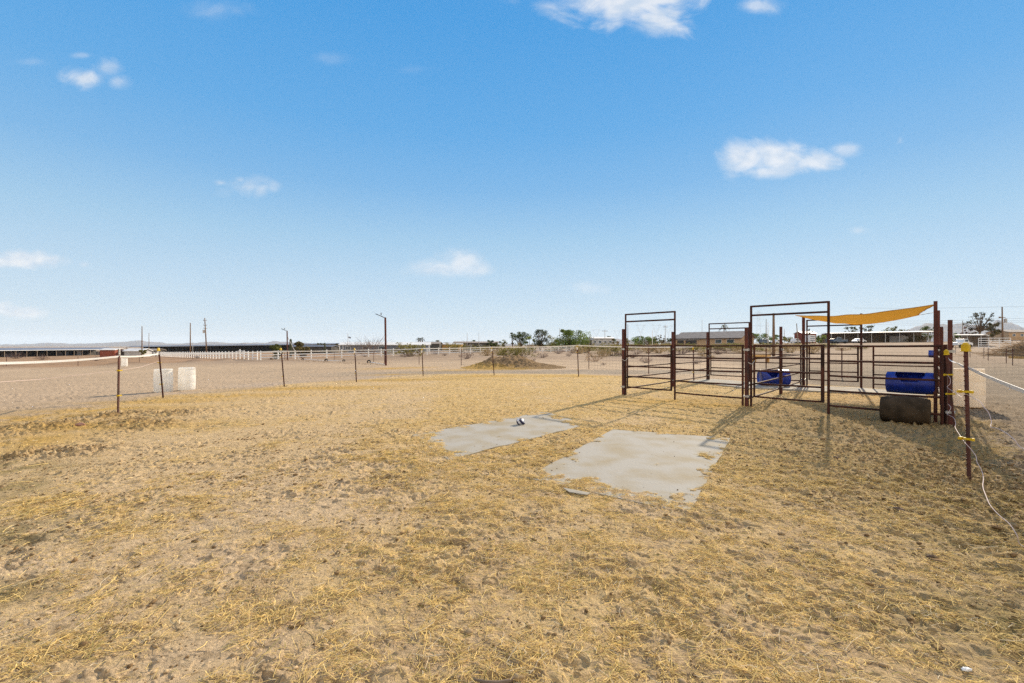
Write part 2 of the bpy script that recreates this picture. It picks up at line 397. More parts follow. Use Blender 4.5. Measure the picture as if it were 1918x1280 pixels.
def dirt_colour(x, y):
    def c(*v): return np.array(v)[None, :]
    def lerp(a, b, t): return a*(1-t[:, None]) + b*t[:, None]
    r = np.hypot(x, y)
    n1 = fbm(x, y, 2.4, 4, 101); n2 = fbm(x, y, .5, 4, 111); n3 = fbm(x, y, 12, 4, 121); n4 = fbm(x*.35, y, .9, 4, 131)
    n5 = fbm(x, y*1.2, .085, 3, 141)
    # outside: arena and open desert
    arena = c(.45,.335,.225)*(1+.12*n3+.16*n4+.12*n5)[:, None]
    desert = lerp(c(.36,.265,.185)+0*arena, c(.29,.21,.145)+0*arena, sst(-.3,.4,n3))
    out = lerp(arena, desert, sst(42, 60, y+.6*np.maximum(0, x)+3*n3))
    # grey gravel lane running behind the fence and right of the pens
    lane = sst(1.0, 0., np.abs(y-26.5-.0*x+1.0*n1)-1.6)*sst(-16,-4,x)
    lane = np.maximum(lane, sst(6, 9, x-.35*y+2)*sst(36, 24, y)*1.1)
    out = lerp(out, c(.315,.255,.19)*(1+.25*n4+.25*n5)[:, None], np.clip(lane*.85,0,1))
    out = lerp(out, c(.235,.18,.125)*(1+.3*n4+.35*n5+.2*n2)[:, None], sst(6, 9, x-.35*y+2)*sst(60, 22, y)*.85)
    lane2 = sst(.4, -.5, sdf_poly(x, y, PADDOCK))*sst(-3.2, -.6, sdf_poly(x, y, PADDOCK))*sst(-5,-7,x)
    out = lerp(out, c(.42,.335,.26)+0*out, lane2*.6*sst(-.3,.3,n1+.2))
    fld = sst(-1, 1, sdf_poly(x, y, FIELD))
    out = lerp(out, c(.33,.21,.125)*(1+.3*n3+.25*n4)[:, None], fld*.9)
    d = polyline_d(x, y, BERM); out = lerp(out, c(.17,.10,.06)+0*out, np.exp(-(d/1.1)**2)*sst(-20,-34,x)*.75)  # dark band along the berm: its shade painted into the ground colour
    # inside the paddock
    b = bare(x, y)
    dirt = c(.56,.415,.262)*(1+.12*n2+.08*n1)[:, None]
    strw = lerp(c(.56,.40,.20)+0*dirt, c(.47,.335,.19)+0*dirt, sst(-.25, .3, n2+.5*n5))
    strw = lerp(strw, c(.57,.395,.165)*(1+.18*n2)[:, None], sst(4.5, 8, r)*.6)
    ins = lerp(strw, dirt, b*(.8-.25*sst(4.5, 8, r)))
    dark = sst(.25, .5, n2*.6+1.0*n5)*(.46)  # dark flecks: shade of crevices and clods put into the colour
    ins = lerp(ins, c(.22,.155,.085)+0*ins, dark)
    rr = right_rough(x, y)
    ins = lerp(ins, c(.23,.165,.085)*(1+.45*n2)[:, None], rr*.68)
    out = lerp(out, c(.26,.20,.135)*(1+.4*n2+.4*n5)[:, None], rr*.8)
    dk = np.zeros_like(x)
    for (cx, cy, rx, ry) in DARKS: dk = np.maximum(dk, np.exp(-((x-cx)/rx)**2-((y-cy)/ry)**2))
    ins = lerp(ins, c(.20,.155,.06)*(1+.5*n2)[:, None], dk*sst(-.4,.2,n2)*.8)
    p = sst(-.35, .35, sdf_poly(x, y, PADDOCK)+.7*n1+.25*n2)
    out = lerp(out, ins, p)
    oc = np.zeros_like(x)
    for (cx, cy, rx, ry) in OCHRE: oc = np.maximum(oc, np.exp(-((x-cx)/rx)**2-((y-cy)/ry)**2))
    oc = oc*sst(-.5, .2, n2+.5*n1+.2)
    out = lerp(out, c(.46,.285,.075)*(1+.35*n2)[:, None], oc*.85)
    cl = np.zeros_like(x)
    for (cx, cy, rad) in CLODDY: cl = np.maximum(cl, np.exp(-((x-cx)**2+(y-cy)**2)/rad**2))
    out = lerp(out, c(.20,.125,.06)+0*out, cl*sst(-.2,.35,n5+n2+.1)*.75)
    return np.clip(out, .02, .9)
ground_sheet()

# straw lying on the paddock
def straw():
    n = 640000
    k = int(n*.55)
    r = np.concatenate([np.sqrt(rng.uniform(1.5**2, 6.8**2, k)), H0*F/rng.uniform(H0*F/24, H0*F/6, n-k)])
    th = rng.uniform(R(-58), R(58), n); x = r*np.sin(th); y = r*np.cos(th)
    b = bare(x, y); ps = sdf_poly(x, y, PADDOCK)
    clump = sst(-.25, .4, fbm(x, y, .40, 3, 201)+.55*fbm(x, y, .13, 2, 207))
    pr = (1-.86*b)*(.12+.98*clump)*(ps > -.1)
    for P, s, e in ((MAT_NEAR, 41, (.42,.45,.55,1.05)), (MAT_LEFT, 47, (1.0,.5,.85,.7))):
        d, cv = cover(x, y, P, s, e); pr = np.where(d > 0, pr*cv, pr)
    keep = rng.uniform(0, 1, n) < pr; x, y = x[keep], y[keep]; n = len(x)
    r = np.hypot(x, y)
    ln = np.clip(rng.lognormal(math.log(.040), .62, n), .012, .2); ln = np.where(r > 6, ln*1.15, ln)
    wd = rng.uniform(.0008, .0017, n)*(1+.12*np.maximum(0, r-4))
    ang = rng.uniform(0, 2*math.pi, n); tl = rng.normal(0, .08, n)
    dx, dy, dz = np.cos(ang)*np.cos(tl), np.sin(ang)*np.cos(tl), np.sin(tl)
    bend = rng.normal(0, .22, n)*ln
    z = H(x, y)+rng.uniform(.002, .011, n)+np.abs(dz)*ln*.4
    V = np.empty((n, 6, 3), np.float32)
    roll = rng.normal(0, .5, n); px, py, pz = -np.sin(ang)*np.cos(roll), np.cos(ang)*np.cos(roll), np.sin(roll)
    for i, t in enumerate((-.5, 0, .5)):
        o = bend*(1 if i == 1 else 0)*.5
        cxp = x+dx*ln*t - np.sin(ang)*o; cyp = y+dy*ln*t + np.cos(ang)*o; czp = z+dz*ln*t+(np.abs(o)*.25)
        V[:, 2*i] = np.stack([cxp+px*wd, cyp+py*wd, czp+pz*wd], 1); V[:, 2*i+1] = np.stack([cxp-px*wd, cyp-py*wd, czp-pz*wd], 1)
    base = np.arange(n)[:, None]*6
    Fq = np.concatenate([base+np.array([[0,1,3,2]]), base+np.array([[2,3,5,4]])], 0)
    c = np.array([[.93,.69,.275]])*rng.uniform(.55, 1.12, (n, 1))
    g = rng.uniform(0, 1, n); c = np.where((g < .2)[:, None], np.array([[.50,.35,.16]])*rng.uniform(.6,1.1,(n,1)), c)
    c = np.where((g > .93)[:, None], np.array([[.70,.60,.42]])+0*c, c); c = np.where(((g > .2) & (g < .27))[:, None], np.array([[.30,.27,.10]])+0*c, c)
    c = c*(1-.35*right_rough(x, y))[:, None]
    o = mesh_np('loose_straw', V.reshape(-1, 3), Fq, M_['straw'], col=np.repeat(c, 6, 0))
    tag(o, 'loose yellow straw scattered over the paddock dirt', 'straw', kind='stuff')
straw()

def clods():
    n = 90000
    k = n//2
    r = np.concatenate([np.sqrt(rng.uniform(1.6**2, 9**2, k)), H0*F/rng.uniform(H0*F/26, H0*F/5, n-k)])
    th = rng.uniform(R(-56), R(56), n); x = r*np.sin(th); y = r*np.cos(th)
    pr = .12+.45*sst(-.1, .4, fbm(x, y, .7, 3, 301)+.4*fbm(x, y, .2, 2, 305))+.55*right_rough(x, y)
    for (cx, cy, rad) in CLODDY: pr = np.maximum(pr, 1.2*np.exp(-((x-cx)**2+(y-cy)**2)/rad**2))
    for P, s, e in ((MAT_NEAR, 41, (.42,.45,.55,1.05)), (MAT_LEFT, 47, (1.0,.5,.85,.7))):
        pr = np.where(sdf_poly(x, y, P) > -.02, .0, pr)
    pr *= (sdf_poly(x, y, PADDOCK) > -1.2)
    keep = rng.uniform(0, 1, n) < pr; x, y = x[keep], y[keep]
    # extra crumbs in the churned spots
    ex, ey = [], []
    for (cx, cy, rad) in CLODDY:
        ex.append(rng.normal(cx, rad*.55, 70)); ey.append(rng.normal(cy, rad*.5, 70))
    ex = np.concatenate(ex); ey = np.concatenate(ey); big = np.concatenate([np.zeros(len(x)), np.ones(len(ex))])
    for P in (MAT_NEAR, MAT_LEFT):
        u = rng.uniform(.05, .95, (26, 1)); v = rng.uniform(.05, .95, (26, 1)); A, B, C_, D = [np.array(p)[None] for p in P]
        q = (A*(1-u)+B*u)*(1-v)+(D*(1-u)+C_*u)*v; ex = np.concatenate([ex, q[:, 0]]); ey = np.concatenate([ey, q[:, 1]]); big = np.concatenate([big, np.full(26, -.3)])
    x = np.concatenate([x, ex]); y = np.concatenate([y, ey]); n = len(x)
    s = np.clip(rng.lognormal(math.log(.0062), .5, n), .003, .024)*(1+.7*big)*(1+.35*right_rough(x, y))
    z = np.where(big < 0, .004+zb(x, y), H(x, y))+s*.25
    t = (1+5**.5)/2
    ico = np.array([(-1,t,0),(1,t,0),(-1,-t,0),(1,-t,0),(0,-1,t),(0,1,t),(0,-1,-t),(0,1,-t),(t,0,-1),(t,0,1),(-t,0,-1),(-t,0,1)])/1.9
    tri = np.array([(0,11,5),(0,5,1),(0,1,7),(0,7,10),(0,10,11),(1,5,9),(5,11,4),(11,10,2),(10,7,6),(7,1,8),(3,9,4),(3,4,2),(3,2,6),(3,6,8),(3,8,9),(4,9,5),(2,4,11),(6,2,10),(8,6,7),(9,8,1)])
    V = ico[None]*rng.uniform(.6, 1.25, (n, 12, 1))
    a = rng.uniform(0, 6.28, n); ca, sa = np.cos(a)[:, None], np.sin(a)[:, None]; el = rng.uniform(.9, 1.8, n)[:, None]
    vx, vy = V[:, :, 0]*el, V[:, :, 1]
    V = np.stack([ca*vx-sa*vy, sa*vx+ca*vy, V[:, :, 2]*.6], 2)*s[:, None, None] + np.stack([x, y, z], 1)[:, None, :]
    Fq = (np.arange(n)[:, None, None]*12+tri[None]).reshape(-1, 3)
    c = np.where(rng.uniform(0, 1, (n, 1)) < .6, np.array([[.40,.285,.16]]), np.array([[.22,.14,.07]]))*rng.uniform(.55, 1.25, (n, 1))
    o = mesh_np('dirt_clods', V.reshape(-1, 3), Fq, M_['clod'], smooth=True, col=np.repeat(c, 12, 0))
    tag(o, 'small brown dirt clods and droppings scattered across the paddock', 'dirt clods', kind='stuff')
clods()

# ------------------------------------------------------------------ mats, ball and small things on the paddock
def slab(name, P, z0, th, m, label, sub=.12, wob=.0, s=1):
    V = []; Fs = []
    # resample outline with small wobble
    O = []
    for i in range(len(P)):
        a = Vector((*P[i], 0)); b = Vector((*P[(i+1) % len(P)], 0)); k = max(2, int((b-a).length/sub)); nrm = Vector((-(b-a).y, (b-a).x, 0)).normalized()
        for j in range(k):
            p = a.lerp(b, j/k); w = wob*float(gn(np.array([p.x*2.3]), np.array([p.y*2.3]), s)[0]); O.append(p+nrm*w)
    n = len(O); c = sum(O, Vector())/n
    for p in O: V.append((p.x, p.y, z0+th+float(zb(p.x, p.y))))
    for p in O: V.append((p.x, p.y, z0+float(zb(p.x, p.y))))
    V.append((c.x, c.y, z0+th+.004+float(zb(c.x, c.y))))
    for i in range(n):
        j = (i+1) % n; Fs.append((i, j, 2*n)); Fs.append((j, i, i+n, j+n))
    Fs.append(tuple(range(n, 2*n)))
    o = mk(name, (V, Fs), m)
    return tag(o, label, 'mat', 'stall mats lying on the paddock')
slab('stall_mat', MAT_NEAR[::-1], -.016, .018, M_['mat'], 'large clean grey rubber mat, the nearer and wider of the two on the straw', wob=.02, s=3)
slab('stall_mat', MAT_LEFT[::-1], -.016, .018, M_['mat'], 'grey rubber mat half buried in dirt with a striped ball on it', wob=.05, s=4)
fs = [xy(gp(*p)) for p in ((1054,917),(1074,921),(1106,927),(1100,931),(1066,925))]
o = slab('mat_scrap', fs[::-1], .012, .008, M_['mat'], 'thin torn grey strip of mat beside the near edge of the large mat', sub=.05); o['category'] = 'scrap'; del o['group']
def blob(r, seed, sc=(1,1,1), amp=.25, nu=20, nv=12):
    V, Fs = [], []
    for i in range(nv+1):
        ph = math.pi*i/nv
        for j in range(nu):
            th = 2*math.pi*j/nu; d = Vector((math.sin(ph)*math.cos(th), math.sin(ph)*math.sin(th), math.cos(ph)))
            n = float(gn(np.array([d.x*1.7+seed+d.z]), np.array([d.y*1.7-seed+.7*d.z]), seed)[0])
            q = d*r*(1+amp*n); V.append(Vector((q.x*sc[0], q.y*sc[1], q.z*sc[2])))
    for i in range(nv):
        for j in range(nu): Fs.append((i*nu+j, i*nu+(j+1) % nu, (i+1)*nu+(j+1) % nu, (i+1)*nu+j))
    return V, [f[::-1] for f in Fs]
# striped deflated ball
bm_ = bpy.data.materials.new('striped_vinyl'); bm_.use_nodes = True
_t = bm_.node_tree; _n = _t.nodes; _b = _n['Principled BSDF']; _b.inputs['Roughness'].default_value = .4
_tc = _n.new('ShaderNodeTexCoord'); _mp = _n.new('ShaderNodeMapping'); _mp.inputs['Rotation'].default_value = (.3, .5, .6); _wv = _n.new('ShaderNodeTexWave'); _wv.inputs['Scale'].default_value = 4.2; _wv.inputs['Distortion'].default_value = .6
_rp = _n.new('ShaderNodeValToRGB'); _rp.color_ramp.interpolation = 'CONSTANT'; _rp.color_ramp.elements[0].color = (.65,.66,.72,1); _rp.color_ramp.elements[1].position = .5; _rp.color_ramp.elements[1].color = (.012,.014,.06,1)
_t.links.new(_tc.outputs['Object'], _mp.inputs[0]); _t.links.new(_mp.outputs[0], _wv.inputs[0]); _t.links.new(_wv.outputs[0], _rp.inputs[0]); _t.links.new(_rp.outputs[0], _b.inputs['Base Color'])
g = gp(975,796)
o = mk('play_ball', blob(.075, 5, (1.05,.9,.8), .45, 28, 18), bm_, smooth=True, loc=(g.x, g.y, .06)); tag(o, 'small crumpled navy and white striped ball on the far mat', 'ball')
for (px, py, r, sc, nm, m, lab, cat) in (
    (1683,959,.03,(1.5,1,.7),'stone','stone','dark brown stone lying on straw right of the large mat','stone'),
    (151,799,.05,(1.8,.9,.9),'broken_block','brick','small pinkish broken block by the straw edge at left','block'),
    (1566,858,.028,(1.3,1,.8),'stone','stone','small dark stone between the large mat and the right fence','stone'),
    (1745,1045,.024,(1.5,1,.6),'stone','stone','flat brown stone in the trampled dirt below the near right post','stone')):
    g = gp(px, py); o = mk(nm, blob(r, px % 9+1, sc, .35), M_[m], smooth=True, loc=(g.x, g.y, Hs(g.x, g.y)+r*.25)); tag(o, lab, cat)
g = gp(935,1272); pts = [(-.12,-.01,.004),(-.06,-.035,.008),(0,-.045,.012),(.05,-.03,.012),(.11,.02,.02)]
o = mk('curved_stick', tube([Vector(p)+Vector((g.x, g.y, Hs(g.x, g.y)+.01)) for p in pts], [.004,.009,.011,.009,.003], 7), M_['trunk'], smooth=True); tag(o, 'short curved brown stick at the very front of the straw', 'stick')
g = gp(1811,1255); o = mk('plastic_scrap', blob(.022, 3, (1.0,.5,.4), .5), M_['white'], smooth=True, loc=(g.x, g.y, Hs(g.x, g.y)+.012)); tag(o, 'tiny white plastic scrap in the dirt at the right front', 'scrap')

# ------------------------------------------------------------------ electric fence posts, tape and ropes
def t_post_geo(h, stud_side=-1):
    g = [cbox((0,0,h/2-.15), (.036,.006,h+.3)), cbox((0,.021,h/2-.15), (.006,.036,h+.3))]
    z = .12
    while z < h-.05:
        g.append(cbox((stud_side*.013,-.008,z), (.012,.012,.016))); z += .055
    return join(*g)
def cap_geo(s=1):
    g = cbox((0,0,.035*s), (.068*s,.05*s,.07*s)); h = cbox((0,0,.005*s), (.082*s,.062*s,.012*s))
    top = [(-.034*s,-.025*s,.071*s),(.034*s,-.025*s,.071*s),(.034*s,.025*s,.071*s),(-.034*s,.025*s,.071*s),(-.012*s,-.02*s,.10*s),(.012*s,-.02*s,.10*s),(.012*s,.02*s,.10*s),(-.012*s,.02*s,.10*s)]
    return join(g, h, (top, [(0,1,5,4),(1,2,6,5),(2,3,7,6),(3,0,4,7),(4,5,6,7)]))
def insul_geo():
    return join(cbox((0,-.012,0), (.075,.028,.022)), cbox((-.055,-.015,.0), (.03,.03,.034)), cbox((.05,-.012,0), (.02,.03,.03)), tube([(-.055,-.03,0),(-.055,-.055,0)], .012, 8))
def t_post(base, top, label, cap=True, insul=(.94,.35), white=False, rz=0.):
    """base, top: 3-D points of the foot and of the upper end"""
    d = (top-base); h = d.length
    root = empty('fence_post', base, 0, label, 'fence post', 'electric fence posts around the paddock')
    root.rotation_euler = (d.to_track_quat('Z', 'Y').to_matrix().to_4x4() @ Matrix.Rotation(rz, 4, 'Z')).to_euler()
    mk('post', t_post_geo(h), M_['tpost'], root)
    if cap:
        c = mk('cap', cap_geo(1.0), M_['yellow'], root, loc=(0,0,h-.01)); bev(c, .006)
        if white: mk('cap_holder', cbox((0,0,h-.075), (.042,.05,.12)), M_['white'], root)
    elif white: mk('post_tip', cbox((0,0,h-.08), (.040,.012,.16)), M_['steel'], root)
    for z in insul: mk('insulator', insul_geo(), M_['yellow'], root, loc=(0,0,z))
    return root
def stand(px, py): 
    g = gp(px, py); g.z = Hs(g.x, g.y); return g
posts = {}
def add_post(key, base_px, top_px, label, Z=None, **k):
    b = stand(*base_px); t = P3(top_px[0], top_px[1], b.y); posts[key] = (b, t); return t_post(b, t, label, **k)
pb = Vector((-8.35, 7.3, 0)); pb.z = Hs(pb.x, pb.y)
posts['P'] = (pb, pb+Vector((0,0,1.45))); t_post(pb, posts['P'][1], 'fence post at the left edge of the photo, only its yellow insulators in view', cap=True, insul=(1.40,1.05))
add_post('A', (222,778), (224,654), 'studded rusty fence post with a bare pale tip, nearest on the left', cap=False, white=True, insul=(1.06,.46))
add_post('B', (305,746), (297,657), 'leaning fence post with a yellow cap in front of the white barrels', white=True, insul=(1.16,.46))
add_post('C', (532,724), (526,656), 'leaning yellow capped fence post left of the rusty light pole', white=True, insul=(1.2,.43))
add_post('D', (667,716), (664,656), 'yellow capped fence post in front of the pale mobile home', white=True, insul=(1.25,.38))
add_post('E', (792,705), (790,656), 'yellow capped fence post just left of the manure heap', white=True, insul=(1.2,.3))
add_post('F', (925,703), (921,653), 'yellow capped fence post in front of the manure heap', white=True, insul=(1.2,.3))
add_post('G', (1083,706), (1081,650), 'yellow capped fence post between the manure heap and the pens', white=True, insul=(1.2,.33))
add_post('K', (1815,902), (1809,657), 'tall studded fence post with a big yellow cap, closest on the right', insul=(.99,.46), rz=R(20))
add_post('H', (1299,715), (1298,655), 'yellow capped fence post at the back left corner of the pens', insul=(1.0,.4))
FRT = (Vector((8.22, 8.45, 0)), None); b = FRT[0]; b.z = Hs(b.x, b.y)
posts['R'] = (b, P3(1773, 664, 8.45)); t_post(b, posts['R'][1], 'yellow capped fence post strapped to the corner of the pens', insul=(.98,.62), rz=R(35))
pq = Vector((2.95, 2.3, 0)); pq.z = Hs(pq.x, pq.y); posts['Q'] = (pq, pq+Vector((0,0,1.4))); t_post(pq, posts['Q'][1], 'yellow capped fence post just outside the right edge of the photo', insul=(.92,.42), rz=R(40))
def ribbon(pts, wd=.04, th=.0015, twist=None, seg=14, sag=.03):
    """flat tape hung on edge between points"""
    C = []; A = []
    for i in range(len(pts)-1):
        a, b = Vector(pts[i]), Vector(pts[i+1]); l = (b-a).length
        for k in range(seg if i < len(pts)-2 else seg+1):
            t = k/seg; p = a.lerp(b, t); p.z -= sag*l/4*4*t*(1-t); C.append(p)
            A.append((twist(i+t) if twist else 0))
    V, Fs = [], []
    for i, p in enumerate(C):
        d = (C[min(i+1, len(C)-1)]-C[max(i-1, 0)]).normalized(); side = d.cross(Vector((0,0,1))).normalized(); up = side.cross(d)
        w_ = up*math.cos(A[i]) + side*math.sin(A[i]); nrm = d.cross(w_)
        for s1, s2 in ((1,1),(-1,1),(-1,-1),(1,-1)): V.append(p + w_*wd/2*s1 + nrm*th*s2)
    for i in range(len(C)-1):
        for k in range(4): Fs.append((i*4+k, i*4+(k+1) % 4, i*4+4+(k+1) % 4, i*4+4+k))
    Fs += [(3,2,1,0), tuple(len(C)*4-4+k for k in range(4))]
    return V, Fs
def pz(key, py):
    b, t = posts[key]; z = H0-(py-CY)*b.y/F; f = (z-b.z)/(t.z-b.z); p = b.lerp(t, f); return p+Vector((0,-.03,0))
FLp = Vector((3.45,14.08,0))
tl = [pz('P',681), pz('A',668), pz('B',663), pz('C',658), pz('D',656.5), pz('E',653), pz('F',650.5), pz('G',647.5), pz('H',650)]
tag(mk('electric_tape', ribbon(tl, .042, twist=lambda t: .25*math.sin(t*2.1)), M_['tape']), 'long white electric tape strung along the left and back fence posts', 'fence tape')
tr = [pz('R',672), P3(1797,683,6.4), pz('K',690), posts['Q'][0]+Vector((0,0,1.17))]
tag(mk('electric_tape', ribbon(tr, .04, twist=lambda t: (1.1*math.sin(min(t,1)*math.pi) if t < 1 else 0)+.35, sag=.015), M_['tape']), 'twisted white electric tape leaving the right side of the photo', 'fence tape')
ml = [pz('P',717), Vector(P3(85,710,9.4)), pz('A',694), Vector(P3(262,688,12.4)), pz('B',677), pz('C',667), pz('D',662), pz('E',670.5), pz('F',671), pz('G',673), pz('H',678)]
tag(mk('fence_rope', tube(ml, .0034, 6), M_['rope']), 'thin pale electric rope halfway up the left and back fence posts', 'rope')
def smooth_path(P, k=5):
    P = [Vector(p) for p in P]; O = []
    for i in range(len(P)-1):
        p0, p1, p2, p3 = P[max(i-1,0)], P[i], P[i+1], P[min(i+2, len(P)-1)]
        for j in range(k):
            t = j/k; O.append(.5*((2*p1)+(p2-p0)*t+(2*p0-5*p1+4*p2-p3)*t*t+(3*p1-p0-3*p2+p3)*t**3))
    O.append(P[-1]); return O
r1 = [P3(*p) for p in ((1774,702,8.38),(1780,710,8.2),(1779,720,8.1),(1774,725,8.0),(1781,731,7.6),(1792,738,7.0),(1802,744,6.0),(1807,739,5.06),(1815,741,5.02),(1826,747,4.9),(1836,753,4.8),(1843,763,4.7),(1852,774,4.6),(1857,790,4.5),(1856,800,4.4),(1868,803,4.2),(1884,811,4.0),(1900,824,3.8),(1918,841,3.6))] + [Vector((2.93,2.34,.93))]
tag(mk('loose_rope', tube(smooth_path(r1), .0032, 6), M_['rope'], smooth=True), 'upper slack pinkish rope looping from the pens past the near right post', 'rope')
r2 = [P3(*p) for p in ((1776,757,8.35),(1781,764,8.2),(1777,772,8.1),(1774,776,8.0),(1780,779,7.7),(1787,784,7.2),(1790,793,6.8),(1789,800,6.4),(1793,808,6.0),(1799,817,5.5),(1807,829,5.06),(1818,841,4.95),(1828,855,4.85),(1830,866,4.75),(1838,880,4.65),(1842,896,4.5),(1841,912,4.3),(1848,932,4.05),(1855,947,3.9),(1871,965,3.75),(1891,982,3.62),(1905,1003,3.5),(1917,1024,3.4))] + [Vector((2.93,2.34,.43))]
tag(mk('loose_rope', tube(smooth_path(r2), .0032, 6), M_['rope'], smooth=True), 'lower slack pinkish rope trailing over the dirt to the right edge', 'rope')

# ------------------------------------------------------------------ barrels
def barrel_geo(h=.9, r=.29):
    pr = [(.0,.012),(r*.86,.0),(r*.95,.012),(r*.97,.03),(r*.965,.10),(r*.995,h*.30),(r*.975,h*.312),(r*.975,h*.325),(r*1.0,h*.34),(r*1.0,h*.64),(r*.978,h*.655),(r*.978,h*.668),(r*.995,h*.68),(r*.965,h-.10),(r*.93,h-.05),(r*.955,h-.045),(r*.955,h-.012),(r*.93,h),(r*.88,h-.004),(r*.87,h-.022),(.0,h-.018)]
    return lathe(pr, 40)
def barrel(px, py, h, r, label, lean=0, m='whitepl'):
    g = stand(px, py); root = empty('plastic_barrel', g, random.uniform(0, 6), label, 'barrel', 'white plastic barrels')
    root.rotation_euler[0] = lean
    mk('barrel_body', barrel_geo(h, r), M_[m], root, smooth=True)
    for s in (-1, 1): mk('bung', lathe([(.03,0),(.03,.02),(.022,.024)], 14, Matrix.Translation((s*r*.6, 0, h-.02))), M_['white'], root)
    return root
barrel(306,734,.86,.30,'white barrel standing behind the leaning capped post, left of its neighbour')
barrel(350,731,.86,.285,'white barrel right of the leaning capped post, slightly taller in view', R(1.5))
barrel(233,687,.9,.29,'lone white barrel far off in the arena beside the nearest left post')
barrel(1815,764,.93,.29,'shaded white barrel outside the corner of the pens, behind the near right post', m='shadedpl')

# ------------------------------------------------------------------ the horse pens
FL = Vector((3.45,14.08,0)); FR = Vector((8.29,8.69,0)); BL = Vector((8.56,19.92,0)); BR = Vector((13.6,14.5,0))
Cc = Vector((5.87,11.385,0)); MB = Vector((11.05,17.24,0)); LM = (FL+BL)/2; DM = (Cc+MB)/2; RM = (FR+BR)/2
def gz(p): return Vector((p.x, p.y, Hs(p.x, p.y)))
RAILS = (.20,.53,.86,1.19,1.52)
def local(root, p): return Vector(p)-root.location
def rail_path(a, b, z, bow):
    out = []
    for i in range(7):
        t = i/6; p = a.lerp(b, t); p = Vector((p.x, p.y, 0)); p.z = z - bow*4*t*(1-t)*abs(math.sin(z*5+a.x)); out.append(p)
    return out
def panel(a, b, label, stiles=(True, True), zs=RAILS, name='corral_panel', cat='corral panel', group='pipe panels of the horse pens', foot=.0, rr=.022, thick=(.026,.026)):
    root = empty(name, (a.x, a.y, Hs(a.x, a.y)), 0, label, cat, group)
    o = Vector((a.x, a.y, 0)); A = a-o; B = b-o
    for z in zs: mk('rail', tube(rail_path(A, B, z, .008), rr, 9), M_['rust'], root, smooth=True)
    for k, (s, e) in enumerate(zip(stiles, (A, B))):
        if s: mk('stile', tube([(e.x,e.y,foot),(e.x,e.y,zs[-1]+.022)], thick[k], 10), M_['rust'], root, smooth=False)
    return root
def arch(a, b, label):
    root = empty('arch_frame', (a.x, a.y, Hs(a.x, a.y)), 0, label, 'gate frame', 'tall arch frames over the pen gates')
    o = Vector((a.x, a.y, 0)); A = a-o; B = b-o
    for e in (A, B): mk('leg', tube([(e.x,e.y,-.02),(e.x,e.y,2.50)], .027, 10), M_['rust'], root)
    for z in (2.48, 2.26): mk('crossbar', tube([A+Vector((0,0,z)), B+Vector((0,0,z))], .024, 9), M_['rust'], root)
    return root
def gate(a, b, label, swing=0, thick=.028):
    d = (b-a); zs = tuple(z+.04 for z in (.22,.54,.86,1.18,1.48))
    root = panel(a, b, label, zs=zs, name='gate', cat='gate', group='swing gates of the horse pens', foot=.24, thick=(.024, thick))
    u = d.normalized()
    ch = [Vector((0,0,1.16))+u*.02, Vector((-.06,-.05,1.08)), Vector((-.10,-.06,1.06)), Vector((-.16,-.02,1.10))]
    mk('latch_chain', tube([Vector(c) for c in ch], .008, 6), M_['steel'], root)
    return root
def post2(p, h, label, s=.036, lean=(0,0), clamps=True, rz=.84):
    root = empty('corner_post', gz(p), 0, label, 'steel post', 'square steel posts of the horse pens')
    g = tube([(0,0,-.1),(lean[0],lean[1],h)], s, square=True); g = xf(g, Matrix.Rotation(rz, 4, 'Z'))
    mk('post_tube', g, M_['rustred'], root)
    if clamps:
        for z in (.24, 1.40): mk('clamp', join(cbox((0,-.01,z), (.13,.10,.045), -.84), cbox((.0,-.06,z-.0), (.03,.03,.06), -.84)), M_['steel'], root)
    return root
def lp(a, b, t): return a.lerp(b, t)
uF = (FR-FL).normalized()
# front of the pens
post2(FL, 2.02, 'red brown steel post at the left front corner of the pens')
arch(lp(FL,Cc,.022), lp(FL,Cc,.47), 'tall arch frame at the left end of the front of the pens')
gate(lp(FL,Cc,.04), lp(FL,Cc,.44), 'closed pipe gate under the left front arch')
panel(lp(FL,Cc,.473), lp(FL,Cc,.975), 'front pipe panel between the left arch and the middle post', stiles=(False, True))
post2(Cc, 1.96, 'middle front steel post with bright clamps where the two pens meet')
arch(lp(Cc,FR,.03), lp(Cc,FR,.478), 'tallest looking arch frame, right half of the front of the pens')
gate(lp(Cc,FR,.05), lp(Cc,FR,.447), 'closed pipe gate under the right front arch', thick=.036)
panel(lp(Cc,FR,.481), lp(Cc,FR,.985), 'front pipe panel before the blue trough and grey barrel', stiles=(False, True))
post2(Vector((8.36,8.68,0)), 2.0, 'red brown steel post at the right front corner of the pens', s=.034)
post2(Vector((8.36,8.98,0)), 2.37, 'tall leaning steel post that holds the near tip of the shade sail', s=.029, lean=(-.05,.0), clamps=False)
# left side, divider, right side
panel(lp(FL,LM,.02), lp(FL,LM,.97), 'front pipe panel of the left side of the pens')
post2(LM, 2.05, 'steel post halfway along the left side of the pens')
panel(lp(LM,BL,.03), lp(LM,BL,.98), 'rear pipe panel of the left side of the pens')
panel(lp(Cc,DM,.03), lp(Cc,DM,.97), 'front pipe panel of the divider between the two pens')
post2(DM, 2.12, 'steel post halfway along the divider between the pens')
panel(lp(DM,MB,.03), lp(DM,MB,.97), 'rear pipe panel of the divider between the two pens')
panel(lp(FR,RM,.05), lp(FR,RM,.97), 'front pipe panel of the right side of the pens')
post2(RM, 2.0, 'steel post halfway along the right side of the pens')
panel(lp(RM,BR,.03), lp(RM,BR,.97), 'rear pipe panel of the right side of the pens')
